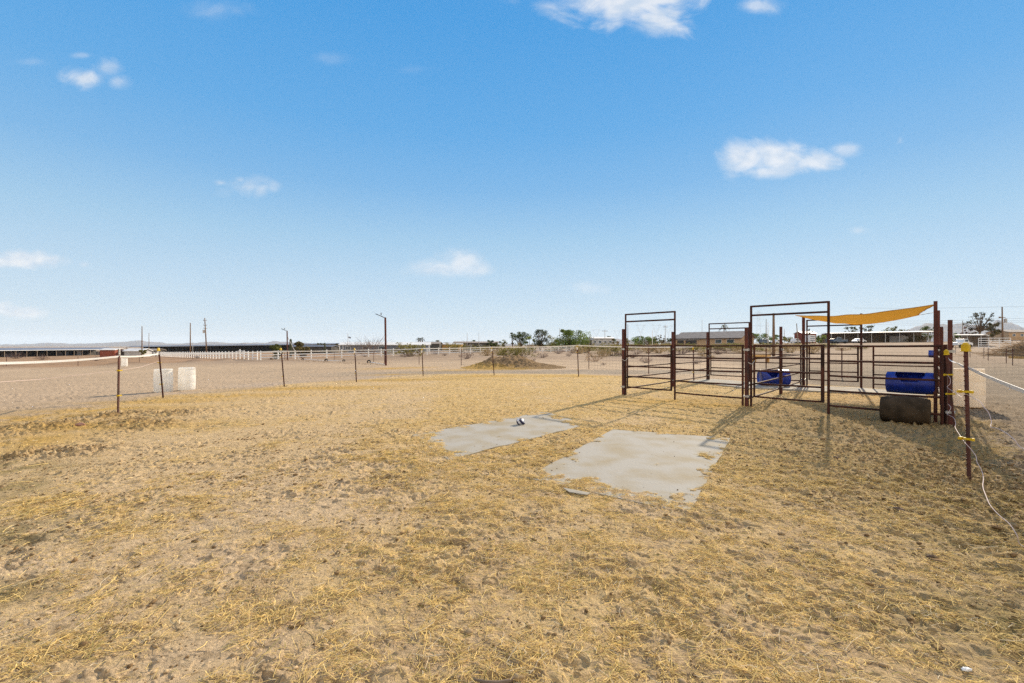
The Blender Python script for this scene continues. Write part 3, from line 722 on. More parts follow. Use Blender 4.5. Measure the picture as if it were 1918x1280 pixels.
# back
post2(BL, 2.12, 'steel post at the left rear corner of the pens')
arch(lp(BL,MB,.02), lp(BL,MB,.47), 'arch frame at the back of the left pen, in front of the tan house')
gate(lp(BL,MB,.04), lp(BL,MB,.45), 'pipe gate at the back of the left pen')
panel(lp(BL,MB,.473), lp(BL,MB,.975), 'rear pipe panel of the left pen beside the blue trough', stiles=(False, True))
post2(MB, 2.66, 'tall steel post at the back where the two pens meet', s=.045)
arch(lp(MB,BR,.03), lp(MB,BR,.47), 'arch frame at the back of the right pen, half hidden by the sail')
gate(lp(MB,BR,.05), lp(MB,BR,.445), 'pipe gate at the back of the right pen')
post2(Vector((12.43,16.19,0)), 2.66, 'slim tall steel post rising behind the middle of the shade sail', s=.034, clamps=False)
panel(lp(MB,BR,.56), lp(MB,BR,.975), 'rear pipe panel of the right pen', stiles=(True, True))
post2(BR, 2.64, 'tall steel post at the right rear corner that ropes the sail', s=.034, clamps=False)

# shade sail: triangle hung between three tall posts
def sail():
    S1, S2, S3 = Vector((8.52,9.16,2.35)), P3(1723,590,14.3), P3(1490,591,17.35)
    n = 26; V = []; idx = {}; Fs = []
    for i in range(n+1):
        for j in range(n+1-i):
            a = i/n; b = j/n; c = 1-a-b
            k = 0.55
            p = S1*a + S2*b + S3*c
            ctr = (S1+S2+S3)/3
            e = 4*(a*b)*(1-c)**2 + 4*(b*c)*(1-a)**2 + 4*(a*c)*(1-b)**2
            edge = .10*(4*a*b*max(0, 1-3*c) + 4*b*c*max(0, 1-3*a) + 4*a*c*max(0, 1-3*b))
            p = p.lerp(ctr, edge)
            p.z -= 1.25*b*c*(1-a) + .42*a*c + .25*a*b + .3*a*b*c
            p.z += .03*math.sin(46*(a*.8+c*.35)+3*math.sin(9*b))*(1-max(a,b,c))
            idx[i,j] = len(V); V.append(p)
    for i in range(n):
        for j in range(n-i):
            Fs.append((idx[i,j], idx[i+1,j], idx[i,j+1]))
            if j < n-i-1: Fs.append((idx[i+1,j], idx[i+1,j+1], idx[i,j+1]))
    root = empty('shade_sail', S1, 0, 'golden triangular shade sail sagging between the tall pen posts', 'shade sail')
    o = mk('cloth', ([v-S1 for v in V], Fs), M_['sail'], root, smooth=True)
    m = o.modifiers.new('thick', 'SOLIDIFY'); m.thickness = .003
    def edge(f): return [V[idx[f(i)]]-S1 for i in range(n+1)]
    mk('hem', join(tube(edge(lambda i: (i, 0)), .010, 6), tube(edge(lambda i: (0, i)), .010, 6), tube(edge(lambda i: (i, n-i)), .010, 6)), M_['sail'], root)
    for tip, anchor in ((S1, Vector((8.34,8.99,2.35))), (S2, Vector((13.58,14.52,2.60))), (S3, Vector((11.03,17.22,2.63)))):
        mk('tie_rope', tube([tip-S1, anchor-S1], .009, 6), M_['darkmetal'], root)
sail()

# feeders and barrels in the pens
def trough(loc, rz, label, ln=.9, r=.285, cut=(.20,.80)):
    root = empty('feed_trough', loc, rz, label, 'feed trough', 'blue plastic barrel troughs in the pens')
    nu, nv = 40, 44; V = []; Fs = []
    for i in range(nu+1):
        t = i/nu; x = (t-.5)*ln; rad = r*(1+.035*math.sin(math.pi*t)) - (.012 if i in (0, nu) else 0)
        for k in range(nv):
            th = 2*math.pi*k/nv; V.append((x, rad*math.sin(th), rad*math.cos(th)))
    for i in range(nu):
        t = (i+.5)/nu
        for k in range(nv):
            a = 2*math.pi*(k+.5)/nv; a = a-2*math.pi if a > math.pi else a
            if a > .30: a = 9
            e = min(t-cut[0], cut[1]-t)
            lim = math.pi*.47*min(1, .55+max(0, e)/.16*.45)
            if e > 0 and abs(a) < lim: continue
            Fs.append((i*nv+k, i*nv+(k+1) % nv, (i+1)*nv+(k+1) % nv, (i+1)*nv+k))
    Fs.append(tuple(range(nv))); Fs.append(tuple(nu*nv+k for k in range(nv))[::-1])
    o = mk('trough_shell', (V, Fs), M_['blue'], root, smooth=True, loc=(0,0,r))
    m = o.modifiers.new('wall', 'SOLIDIFY'); m.thickness = .008; m.offset = 0
    for s in (-1, 1): mk('end_rim', lathe([(r*.99,-.012),(r*1.02,-.012),(r*1.02,.012),(r*.99,.012)], 44, Matrix.Translation((s*(ln/2-.02),0,r)) @ Matrix.Rotation(math.pi/2, 4, 'Y')), M_['blue'], root, smooth=False)
    return root
angF = math.atan2(uF.y, uF.x)
gb = P3(1695, 790, 8.95); gbz = Hs(gb.x, gb.y)
gr = empty('grey_barrel', (gb.x, gb.y, gbz-.03), angF+R(3), 'worn dark grey barrel lying on its side in the right pen', 'barrel')
mk('barrel_body', xf(lathe([(.0,0),(.225,0),(.24,.015),(.245,.05),(.262,.16),(.275,.28),(.279,.37),(.275,.46),(.262,.58),(.245,.69),(.24,.725),(.225,.74),(.0,.74)], 36), Matrix.Translation((-.37,0,.27)) @ Matrix.Rotation(math.pi/2, 4, 'Y')), M_['grey'], gr, smooth=True)
bt = P3(1706, 740, 9.35)
trough((bt.x, bt.y, gbz+.53), angF, 'big blue barrel trough hung above the grey barrel in the right pen', ln=.76, r=.215)
bt = stand(1449, 722); bt2 = Vector((9.95,17.1,0)); bt2 = at(1449, 17.0)
trough((bt2.x, bt2.y, .02), angF+R(38), 'blue barrel trough on the pad at the back of the left pen', ln=.98, r=.30, cut=(.18,.62))
# pads behind
def pad(Q, label):
    P = [xy(gp(*p)) for p in Q]; o = slab('rubber_pad', P[::-1], -.01, .05, M_['mat'], label, wob=.03, s=8); o['group'] = 'pads at the back of the pens'
pad(((1284,716),(1326,711),(1402,717),(1500,722),(1500,731),(1400,729)), 'pale pad under the back gate and trough of the left pen')
pad(((1466,731),(1510,724),(1620,729),(1735,738),(1735,748),(1655,742)), 'pale pad along the back rail of the right pen')

# ------------------------------------------------------------------ manure heap
def heap():
    c = gp(945, 689); n = 150; m = 110
    xs = np.linspace(-4.2, 5.4, n); ysx = np.linspace(-4.6, 4.6, m); X, Y = np.meshgrid(xs, ysx)
    prof = .92*np.exp(-((X+.35)/1.35)**2)*1.0 + .62*np.exp(-((X-1.15)/1.05)**2) + .22*np.exp(-((X-3.0)/1.3)**2) + .10*np.exp(-((X+2.4)/1.0)**2)
    prof = np.minimum(prof, .80+.05*np.sin(X*3))
    z = prof*(.5+.5*np.cos(np.clip((Y-.9)/4.4, -1, 1)*math.pi))**1.15
    wx, wy = X+c.x, Y+c.y
    z = z*(1+.22*fbm(wx, wy, .9, 4, 401)) + sst(.05,.3,z)*(.16*fbm(wx, wy, .30, 4, 405)) - .07
    V = np.stack([X.ravel(), Y.ravel(), (z+H(wx.ravel(), wy.ravel()).reshape(z.shape)-c.z).ravel()], 1)
    i = np.arange(m-1)[:, None]*n+np.arange(n-1)[None, :]
    q = np.stack([i, i+1, i+1+n, i+n], -1).reshape(-1, 4)
    nn_ = fbm(wx, wy, .5, 4, 411).ravel(); t = sst(.10, .45, z.ravel()+.28*nn_ + .10*(X.ravel()+.5))[:, None]
    col = np.array([[.46,.295,.095]])*(1-t) + np.array([[.26,.175,.095]])*t
    col = col*(1+.5*nn_[:, None])
    o = mesh_np('manure_heap', V, q, M_['pile'], smooth=True, col=np.clip(col, .02, .8)); o.location = c
    tag(o, 'low brown and yellow heap of manure and straw beyond the back fence', 'dirt heap')
heap()

# ------------------------------------------------------------------ wire fences in the fields
def thin_post(root, b, h, cap=False, lean=0):
    o = mk('post', join(cbox((0,0,h/2-.1), (.045,.012,h+.2)), cbox((0,.02,h/2-.1), (.012,.04,h+.2))), M_['tpost'], root, loc=b-root.location)
    if cap: mk('cap', cap_geo(1.1), M_['yellow'], o, loc=(0,0,h))
    return o
def wire_fence(pts, heights, label, zs, grid=None, caps=(), wr=.004):
    B = [Vector((p[0], p[1], Hs(p[0], p[1]))) for p in pts]
    root = empty('wire_fence', B[0], 0, label, 'wire fence')
    for i, b in enumerate(B): thin_post(root, b, heights[i] if isinstance(heights, (list, tuple)) else heights, i in caps)
    gs = []
    for z in zs: gs.append(tube([b-B[0]+Vector((0,-.03,z)) for b in B], wr, 4))
    if grid:
        for i in range(len(B)-1):
            if i not in grid: continue
            k = int((B[i+1]-B[i]).length/.3)
            for j in range(1, k):
                p = B[i].lerp(B[i+1], j/k)-B[0]; gs.append(tube([p+Vector((0,-.03,.03)), p+Vector((0,-.03,zs[-1]))], wr*.8, 4))
    mk('wire_mesh' if grid else 'wire', join(*gs), M_['wire'], root)
    return root
back = [gp(*p) for p in ((626,677),(700,680),(785,683),(864,685),(1103,692),(1215,701),(1299,709),(1435,709),(1577,708),(1760,707),(1940,706))]
wire_fence(back, 1.42, 'wire mesh field fence running behind the heap and the pens', (.1,.28,.46,.64,.82,1.0,1.2), grid=range(4, 10), wr=.003)
rf = [gp(*p) for p in ((1790,664),(1817,670),(1843,672),(1851,676),(1885,681),(1897,685))]
wire_fence(rf, 1.3, 'line of thin dark posts with wire in the neighbour yard at right', (.5,.9,1.25))
lf = [gp(*p) for p in ((-60,693),(12,691),(146,686),(261,682),(361,677))]
wire_fence(lf, 1.15, 'low wire fence along the far edge of the arena at left', (.4,.75,1.1), wr=.006)
b0 = gp(1888,684); b1 = gp(1990,690); 
o = mk('wooden_board', cbox(((b0.x+b1.x)/2,(b0.y+b1.y)/2-.05,b0.z+.62), ((b1-b0).length,.04,.2), math.atan2(b1.y-b0.y, b1.x-b0.x)), M_['board']); tag(o, 'orange wooden board nailed across thin posts at the right edge', 'board')

# ------------------------------------------------------------------ white rail fences
def rail_fence(P, label, step=2.44, h=1.36):
    B = [Vector((p[0], p[1], Hs(p[0], p[1]))) for p in P]
    root = empty('rail_fence', B[0], 0, label, 'rail fence', 'white rail fences round the arena')
    prev = None; pg = join(cbox((0,0,h/2-.1), (.13,.13,h+.2)), ([(-.085,-.085,h),(.085,-.085,h),(.085,.085,h),(-.085,.085,h),(0,0,h+.07)], [(3,2,1,0),(0,1,4),(1,2,4),(2,3,4),(3,0,4)]))
    pm = None; spots = []
    for a, b in zip(B[:-1], B[1:]):
        n = max(1, round((b-a).length/step))
        for i in range(n): spots.append(a.lerp(b, i/n))
    spots.append(B[-1])
    for p in spots:
        p.z = Hs(p.x, p.y)
        if pm is None: pm = mk('post', pg, M_['white'], root, loc=p-root.location)
        else:
            c = pm.copy(); COL.objects.link(c); c.parent = root; c.location = p-root.location
    for z in (.38,.78,1.2): 
        gs = []
        for a, b in zip(spots[:-1], spots[1:]):
            d = b-a; m = (a+b)/2-B[0]; gs.append(cbox((m.x,m.y,m.z+z), (d.length-.13,.04,.14), math.atan2(d.y,d.x), (-math.asin(d.z/d.length),'Y')))
        mk('rail', join(*gs), M_['white'], root)
Kc = at(482, 70); 
rail_fence([Kc, at(344,114), at(300,150)], 'white rail fence section running away to the left past the poles')
rail_fence([at(488,69.6), at(640,77), at(800,88), at(935,100), at(1075,112)], 'white rail fence section running right in front of the mobile home')
rail_fence([at(300,152), at(232,170)], 'short far white rail section beside the pale shed')

# ------------------------------------------------------------------ poles and lamps
def pole(px, py_top, Z, r, label, lean_px=0, parts=None, m='wood', name='utility_pole', cat='utility pole', group='poles standing around the fields'):
    b = at(px, Z); t = P3(px+lean_px, py_top, Z)
    root = empty(name, b, 0, label, cat, group); h = t.z-b.z; tx = t.x-b.x
    mk('pole_shaft', tube([(0,0,-.3),(tx*.5,0,h*.5),(tx,0,h)], [r,r*.85,r*.65], 9), M_[m], root, smooth=True)
    if parts == 'transformer':
        mk('transformer', lathe([(.0,0),(.30,0),(.30,1.0),(.0,1.05)], 14, Matrix.Translation((tx*.72-.45,-.1,h*.60))), M_['palewall'], root)
        for zf in (.72,.8,.93): mk('insulator_arm', join(cbox((tx*zf,0,h*zf), (.8,.10,.10), .9), cbox((tx*zf+.35,.3,h*zf+.15), (.08,.08,.3)), cbox((tx*zf-.3,-.3,h*zf+.15), (.08,.08,.3))), M_['greywood'], root)
    if parts == 'arms':
        mk('cross_arm', cbox((tx,0,h*.93), (2.2,.12,.14), .4), M_['greywood'], root)
    if parts == 'bunch':
        mk('transformer', lathe([(.0,0),(.35,0),(.35,1.1),(.0,1.2)], 14, Matrix.Translation((.7,-.1,h*.55))), M_['palewall'], root)
        mk('cross_arm', cbox((tx,0,h*.70), (2.4,.14,.16), .2), M_['greywood'], root)
        mk('bracket', cbox((-.8,0,h*.7), (.5,.3,.4), .2), M_['greywood'], root)
    return root
pole(266,611,140,.16,'tall slim brown pole behind the pale shed at left')
pole(279,624,210,.14,'short thin pole right of the tall brown one at left', m='greywood')
pole(356.5,605,150,.19,'straight bare wooden pole left of the leaning transformer pole')
pole(387.5,596,145,.20,'leaning wooden pole carrying a transformer beyond the white fence', lean_px=-4, parts='transformer')
pole(361,641,120,.07,'thin grey lamp post low beside the bare wooden pole', m='palewall')
pole(1048.5,615,190,.12,'thin pole sticking up behind the large green tree', m='greywood')
pole(1105,625,150,.13,'short pole at the dark carport', m='greywood')
pole(1133,618,160,.12,'pale thin pole right of the carport', m='palewall', parts='arms')
pole(1176,608,180,.12,'dark thin pole seen under the left front arch', m='darkmetal')
pole(1222,619,150,.13,'white pole in front of the green hedge', m='white')
pole(1246,610,160,.13,'pale pole with a cross arm near the left arch leg', m='palewall', parts='arms')
pole(1315,600,260,.12,'faint thin pole above the roof of the tan house', m='palewall')
pole(1435,598,160,.15,'brown pole left of the dark leaning pole in the right arch', m='greywood')
pole(1438.5,604,150,.13,'white topped pole beside the brown pole in the right arch', m='white')
pole(1449,587,62,.20,'thick dark pole leaning right, seen through the right arch', lean_px=0, m='wood')
pole(1469,616,220,.12,'faint short pole in the gap of the right arch', m='greywood')
pole(1495,606,140,.16,'bent grey trunk like pole left of the back sail post', lean_px=-3, m='greywood')
pole(1803,601,240,.2,'grey pole above the low shed at right', m='greywood')
pole(1878,575,130,.22,'tall dark utility pole with transformer at the right edge', lean_px=-1, m='wood', parts='bunch')
pole(875,624,170,.10,'mast with dish left of the round green trees', m='palewall')
pole(897,624,180,.09,'thin mast right of the dish mast', m='palewall')
def lamp_post(px, py_base, py_top, label, brace=False):
    b = gp(px, py_base); t = P3(px, py_top, b.y); h = t.z-b.z
    root = empty('lamp_post', b, 0, label, 'lamp post', 'solar lamp posts along the arena')
    mk('pole_shaft', tube([(0,0,-.3),(-.06,0,h)], .085, 10), M_['rustred'], root)
    a = tube([(-.06,0,h-.05),(-.45,0,h+.12)], .03, 7); mk('arm', a, M_['darkmetal'], root)
    lg = cbox((-.62,0,h+.20), (.55,.22,.05), 0, (R(22),'Y')); mk('lamp_head', lg, M_['darkmetal'], root)
    mk('sensor', cbox((-.42,0,h+.30), (.06,.06,.2)), M_['darkmetal'], root)
    if brace: mk('brace', tube([(0,0,h*.8),(1.75,0,-.05)], .04, 7), M_['palewall'], root)
    return root
lamp_post(723,685,595,'rusty solar lamp post nearest the paddock fence')
lamp_post(538.5,675,620,'farther solar lamp post with a diagonal brace beside a bush', True)
b = gp(720.5,682); o = mk('steel_stake', tube([(0,0,-.1),(0,0,1.3)], .035, 8), M_['rustred'], loc=b); tag(o, 'short rusty stake just left of the near lamp post', 'stake')
b = gp(533.5,674); o = mk('steel_stake', tube([(0,0,-.1),(0,0,1.1)], .04, 8), M_['rustred'], loc=b); tag(o, 'short brown stake left of the braced lamp post', 'stake')

# tires and ground poles on the arena edge
def tire_geo(R0=.125, r0=.055):
    V, Fs = [], []; n, m = 26, 10
    for i in range(n):
        a = 2*math.pi*i/n
        for k in range(m):
            t = 2*math.pi*k/m; q = R0+r0*math.cos(t); V.append((q*math.cos(a), r0*1.1*math.sin(t), q*math.sin(a)))
    for i in range(n):
        for k in range(m): Fs.append((i*m+k, i*m+(k+1) % m, ((i+1) % n)*m+(k+1) % m, ((i+1) % n)*m+k))
    return V, Fs
for (px, py, s, lab) in ((508,674,1.0,'half buried tire at the far left end of the arena edge'),(567,674.5,1.0,'half sunk tire under the braced lamp post'),
                    (611,677,1.2,'upright tire right of the braced lamp post, pole through it'),(644,677.5,.9,'half buried tire left of the capped post before the mobile home'),(691,680,1.15,'upright black tire nearest the rusty lamp post')):
    b = gp(px, py); o = mk('tire', xf(tire_geo(), Matrix.Scale(s, 4)), M_['tire'], smooth=True, loc=(b.x, b.y, b.z+.09*s)); o.rotation_euler[2] = .2; tag(o, lab, 'tire', 'old tires along the arena edge')
for (p0, p1, lab) in (((568,674),(606,676.5),'white ground pole between the second and third tire'),((613,677),(640,677.5),'white ground pole right of the upright tire'),((694,680.5),(722,684.5),'white ground pole running to the rusty lamp post'),((512,673.5),(534,674),'white ground pole at the left end of the arena edge')):
    a, b = gp(*p0), gp(*p1); o = mk('ground_pole', tube([a+Vector((0,0,.10)), b+Vector((0,0,.06))], .035, 9), M_['white'], smooth=True); tag(o, lab, 'ground pole', 'white ground poles on the arena edge')
a, b = gp(505,674), gp(724,685)
gs = []; 
for i in range(240):
    t = random.random(); p = a.lerp(b, t); p += Vector((random.gauss(0,.35), random.gauss(0,.25), 0)); p.z = float(zb(p.x, p.y)); d = Vector((random.gauss(0,.1), random.gauss(0,.1), random.uniform(.08,.28))); gs.append(tube([p, p+d], [.012,.003], 3))
tag(mk('dry_weeds', join(*gs), mat('dry_weed', (.20,.12,.06), .9, .3, 4)), 'dry brown weeds growing along the arena edge', 'weeds', kind='stuff')

# ------------------------------------------------------------------ plants
def leaf_quads(C, n, size, col, spread, r):
    """n small leaf faces around clump centres C (k,4: x,y,z,radius)"""
    k = r.integers(0, len(C), n); c = C[k]
    d = r.normal(0, 1, (n, 3)); d /= np.linalg.norm(d, axis=1)[:, None]; q = r.uniform(0, 1, (n, 1))**.45
    p = c[:, :3] + d*q*c[:, 3:4]*np.array([[1, 1, spread]])
    a = r.normal(0, 1, (n, 3)); a /= np.linalg.norm(a, axis=1)[:, None]; b = np.cross(a, r.normal(0, 1, (n, 3))); b /= np.linalg.norm(b, axis=1)[:, None]
    s = size*r.uniform(.6, 1.4, (n, 1))
    V = np.stack([p+a*s, p+b*s*.55, p-a*s, p-b*s*.55], 1).reshape(-1, 3)
    Fq = np.arange(n*4).reshape(-1, 4)
    tone = r.uniform(.6, 1.35, (len(C), 1))[k]*r.uniform(.75, 1.25, (n, 1))
    c3 = np.array([col])*tone
    return V, Fq, np.repeat(c3, 4, 0)
def tree(loc, h, wd, label, col, n=900, size=.22, clumps=16, flat=.75, seed=1, bole=.3, name='tree', cat='tree', group='trees beyond the fields', sparse=False, limb=True):
    r = np.random.default_rng(seed); root = empty(name, loc, 0, label, cat, group)
    C = []
    gs = [tube([(0,0,-.2),(r.normal(0,.1),0,h*bole*.6),(r.normal(0,.15),r.normal(0,.1),h*bole*1.3)], [h*.035,h*.028,h*.02], 7)]
    top = Vector((0,0,h*bole))
    for i in range(clumps):
        a = r.uniform(0, 6.283); q = r.uniform(0, 1)**.6; zc = r.uniform(bole, .93)
        ww = wd/2*math.sin(math.pi*min(1, max(.12, (zc-bole*.6)/(1.05-bole*.6))))**.6
        c = np.array([math.cos(a)*q*ww, math.sin(a)*q*ww, h*zc]); rad = (wd*.5)*r.uniform(.22, .40)*(.55 if sparse else 1)
        rad = min(rad, max(.1, h-c[2])*1.0 + .1)
        C.append((*c, rad))
        if limb: 
            mid = Vector((c[0]*.45, c[1]*.45, h*bole+(c[2]-h*bole)*.4)); gs.append(tube([top*.9, mid, Vector(c)], [h*.016,h*.010,h*.004], 5))
    mk('trunk', join(*gs), M_['trunk'], root)
    V, Fq, c3 = leaf_quads(np.array(C), n, size, col, flat, r)
    mesh_np('crown', V, Fq, M_['leaf'], root, col=c3)
    return root
G1, G2, G3, OL, DK, RB = (.13,.18,.04), (.085,.11,.035), (.18,.22,.06), (.19,.18,.06), (.075,.085,.038), (.20,.12,.05)
def tr_px(px, py0, py1, wpx, Z, label, col, **k):
    b = at(px, Z); top = H0-(py0-CY)*Z/F; b = Vector((b.x, b.y, b.z)); tree(b, top-b.z, wpx*Z/F, label, col, seed=int(px*7) % 1000, **k)
tr_px(1066,617,652,86,140,'broad bright green tree with drooping crown, largest beyond the back fence', G1, n=5500, size=.19, clumps=40, bole=.22)
tr_px(1042,626,652,44,150,'low grey green tree at the left of the broad green tree', OL, n=800, clumps=14)
tr_px(1012,616,650,36,150,'tall dark ragged tree, middle of the three beyond the fence', DK, n=2200, size=.17, clumps=26, bole=.2)
tr_px(976,621,650,38,150,'dark ragged tree with grey twigs left of the tall one', G2, n=2000, size=.17, clumps=26, bole=.2)
tr_px(960,622,650,9,155,'narrow pale conifer at the left of the ragged trees', (.10,.12,.08), n=260, clumps=9, bole=.1)
tr_px(992,630,650,22,145,'small light green bushy tree between the ragged trees', G3, n=420, clumps=9, bole=.15)
tr_px(917,637,650,18,170,'left one of the two round clipped green trees', G2, n=600, clumps=10, bole=.2)
tr_px(931,635,650,18,170,'right one of the two round clipped green trees', G2, n=600, clumps=10, bole=.2)
tr_px(516,643,668,26,75,'round olive bush tree left of the braced lamp post', (.13,.14,.04), n=1100, clumps=16, bole=.1)
tr_px(563,639,668,32,84,'brownish olive bush tree right of the braced lamp post', (.15,.125,.05), n=1300, clumps=18, bole=.1)
tr_px(267,656,667,14,120,'small yellow green bush in front of the pale shed', (.20,.19,.05), n=350, clumps=8, bole=.1)
tr_px(1200,630,648,40,170,'left part of the green hedge under the left front arch', G1, n=900, clumps=18, bole=.1)
tr_px(1224,632,648,30,175,'middle bushy green tree behind the white pole', G1, n=700, clumps=14, bole=.1)
tr_px(1239,627,648,20,165,'sparse grey tree right of the white pole', (.13,.12,.08), n=260, clumps=14, sparse=True)
tr_px(1253,634,648,18,180,'small green bush left of the tan house', G2, n=400, clumps=9, bole=.1)
tr_px(1152,632,648,16,170,'brown green round bush by the white building', (.12,.09,.03), n=420, clumps=9, bole=.1)
tr_px(1424,624,644,44,165,'wide green tree right of the tan house', G1, n=1200, clumps=18, bole=.25)
tr_px(1455,627,643,22,175,'dark green tree between the poles in the right arch', G1, n=500, clumps=10)
tr_px(1477,630,644,26,170,'olive bushy tree right of the divider post', OL, n=500, clumps=10)
tr_px(1516,613,642,14,150,'thin sparse tree beside the back sail post', (.08,.08,.05), n=200, clumps=14, sparse=True)
tr_px(1537,628,641,24,150,'bright green bush under the sail at its left end', G3, n=600, clumps=12, bole=.1)
tr_px(1596,609,640,36,160,'sparse dark tree hanging below the sail, left one', DK, n=420, clumps=20, sparse=True, bole=.4)
tr_px(1624,609,640,34,165,'sparse dark tree right of the middle sail post', DK, n=420, clumps=20, sparse=True, bole=.4)
tr_px(1674,611,640,38,175,'round olive tree above the long shade barn', (.12,.12,.035), n=1100, clumps=18, bole=.3)
tr_px(1742,610,638,30,170,'dark green tree behind the barn left of the corner posts', G2, n=800, clumps=16, bole=.25)
tr_px(1700,627,640,60,150,'long olive bushes behind the shade barn', OL, n=900, clumps=22, bole=.1)
tr_px(1835,583,633,48,135,'tall sparse grey tree above the low shed at right', (.09,.09,.06), n=620, clumps=34, sparse=True, bole=.35)
tr_px(1859,605,632,28,140,'dense brown green tree right of the sparse tall one', (.10,.085,.03), n=900, clumps=16, bole=.25)
tr_px(1812,612,634,26,150,'small reddish grey tree left of the sparse tall one', (.14,.08,.07), n=240, clumps=14, sparse=True)
tr_px(1897,612,630,18,230,'left dark round tree behind the far right roof', DK, n=400, clumps=9, bole=.15)
tr_px(1915,609,630,20,230,'right dark round tree behind the far right roof', DK, n=400, clumps=9, bole=.15)
tr_px(1788,626,637,11,120,'bright green bush at the left end of the low shed', (.14,.22,.03), n=300, clumps=6, bole=.1)
horizon = {}
rz_ = random.Random(11)
for i in range(46):
    px = rz_.uniform(1100, 1560) if i < 26 else (rz_.uniform(800, 960) if i < 34 else (rz_.uniform(1590, 1910) if i < 42 else rz_.uniform(560, 640)))
    Z = rz_.uniform(195, 250); b = at(px, Z); v = i % 3
    if v not in horizon:
        horizon[v] = o = tree(b, 5, (6, 4.5, 8)[v], 'small hazy scrub tree in the broken row along the horizon', (G2, OL, (.13,.11,.06))[v], n=700, size=.2, clumps=14, bole=.12, seed=900+v, name='scrub_tree', group='scrub trees along the horizon')
    else:
        o = copy_tree(horizon[v]); o.location = b
    k = rz_.uniform(.55, 1.05); o.scale = (k*rz_.uniform(.9, 1.5), k, k); o.rotation_euler[2] = rz_.uniform(0, 6.28)
# palm behind the house
def palm(px, py0, Z, label, fr=2.2, group='palms behind the houses'):
    b = at(px, Z); h = H0-(py0-CY)*Z/F-b.z-fr*.45; root = empty('palm_tree', b, 0, label, 'palm tree', group); r = np.random.default_rng(int(px))
    mk('trunk', tube([(0,0,-.2),(.1,0,h*.5),(0,0,h)], [.24,.18,.2], 8), M_['trunk'], root)
    V, Fs = [], []
    for i in range(26):
        a = r.uniform(0, 6.283); e = r.uniform(-.5, 1.3); d = Vector((math.cos(a)*math.cos(e), math.sin(a)*math.cos(e), math.sin(e))); s = Vector((-math.sin(a), math.cos(a), 0))*.16*fr/2
        p0 = Vector((0,0,h)); p1 = p0+d*fr*.6; p2 = p0+d*fr+Vector((0,0,-.45*fr)); k = len(V)
        V += [p0, p1+s, p2, p1-s]; Fs.append((k,k+1,k+2,k+3))
    c = np.array([(.07,.075,.04)])*r.uniform(.6,1.3,(len(V),1))
    mesh_np('crown', np.array([tuple(v) for v in V]), np.array(Fs), M_['leaf'], root, col=c)
palm(1356,609,185,'palm top showing above the roof of the tan house', 2.6)
palm(784,633,200,'left of three small palms above the mobile home roof', 1.6); palm(787.5,634,202,'middle of three small palms above the mobile home roof', 1.4); palm(791,633,204,'right of three small palms above the mobile home roof', 1.6)
# saguaros
def saguaro(px, py0, Z, label, arm=True):
    b = at(px, Z); h = H0-(py0-CY)*Z/F-b.z; root = empty('saguaro_cactus', b, 0, label, 'cactus', 'saguaro cacti'); m = M_['cactus']
    mk('stem', tube([(0,0,-.1),(0,0,h*.5),(0,0,h*.93),(0,0,h)], [.22,.26,.22,.08], 12), m, root, smooth=True)
    if arm: mk('arm', tube([(0,0,h*.45),(-.6,0,h*.47),(-.75,0,h*.6),(-.75,0,h*.72)], [.14,.16,.15,.06], 9), m, root, smooth=True)
M_['cactus'] = mat('cactus_skin', (.05,.06,.03), .8, .3, 6)
saguaro(544.5,635,90,'one armed saguaro beside the braced lamp post')
saguaro(608.5,642,140,'small saguaro tip above the low dark roof', False)
# bare branching tree before the mobile home
def twig_bush(loc, h, wd, label, n, col, leaf=0, leafcol=None, seed=1, name='shrub', cat='shrub', group='desert shrubs in the open field', rad=.012, lsize=.05):
    r = np.random.default_rng(seed); root = empty(name, loc, r.uniform(0, 6.28), label, cat, group)
    V, Fq, tips = [], [], []
    for i in range(n):
        a = r.uniform(0, 6.283); e = r.uniform(.25, 1.35); l = h*r.uniform(.6, 1.05)/max(.55, math.sin(e)); l = min(l, wd*.62/max(.15, math.cos(e)))
        d = np.array([math.cos(a)*math.cos(e), math.sin(a)*math.cos(e), math.sin(e)]); p0 = np.array([math.cos(a)*.06*wd, math.sin(a)*.06*wd, -.03])
        p1 = p0+d*l*.5+r.normal(0, .05, 3)*l; p2 = p0+d*l; p2[2] *= r.uniform(.85, 1.05)
        s = np.cross(d, r.normal(0, 1, 3)); s /= np.linalg.norm(s)
        for A, B, w0, w1 in ((p0, p1, rad, rad*.7), (p1, p2, rad*.7, rad*.35)):
            k = len(V); V += [A+s*w0, A-s*w0, B-s*w1, B+s*w1]; Fq.append((k,k+1,k+2,k+3))
        for j in range(2):
            q = p1+(p2-p1)*r.uniform(.0,.6); t = q+(d+r.normal(0,.55,3))*l*.3; k = len(V); V += [q+s*rad*.5, q-s*rad*.5, t-s*rad*.2, t+s*rad*.2]; Fq.append((k,k+1,k+2,k+3)); tips.append((*t, .16*h))
        tips.append((*p2, .16*h)); tips.append((*(p1*.4+p2*.6), .14*h))
    V = np.array(V); c = np.array([col])*r.uniform(.6, 1.35, (len(V), 1))
    mesh_np('stems', V, np.array(Fq), M_['leaf'], root, col=c)
    if leaf:
        V, Fq, c3 = leaf_quads(np.array(tips), leaf, lsize, leafcol, .8, r); mesh_np('foliage', V, Fq, M_['leaf'], root, col=c3)
    return root
CRE, DRY, TAN, PUR = (.22,.195,.06), (.17,.12,.08), (.34,.245,.13), (.15,.105,.095)
twig_bush(at(697,132), 5.2, 7, 'bare spreading tree in front of the mobile home', 60, (.16,.11,.085), name='bare_tree', cat='tree', group='trees beyond the fields', rad=.05, seed=5)
twig_bush(at(675,135), 4.0, 8, 'low bare thicket left of the spreading bare tree', 60, (.15,.11,.09), name='bare_tree', cat='tree', group='trees beyond the fields', rad=.045, seed=6)
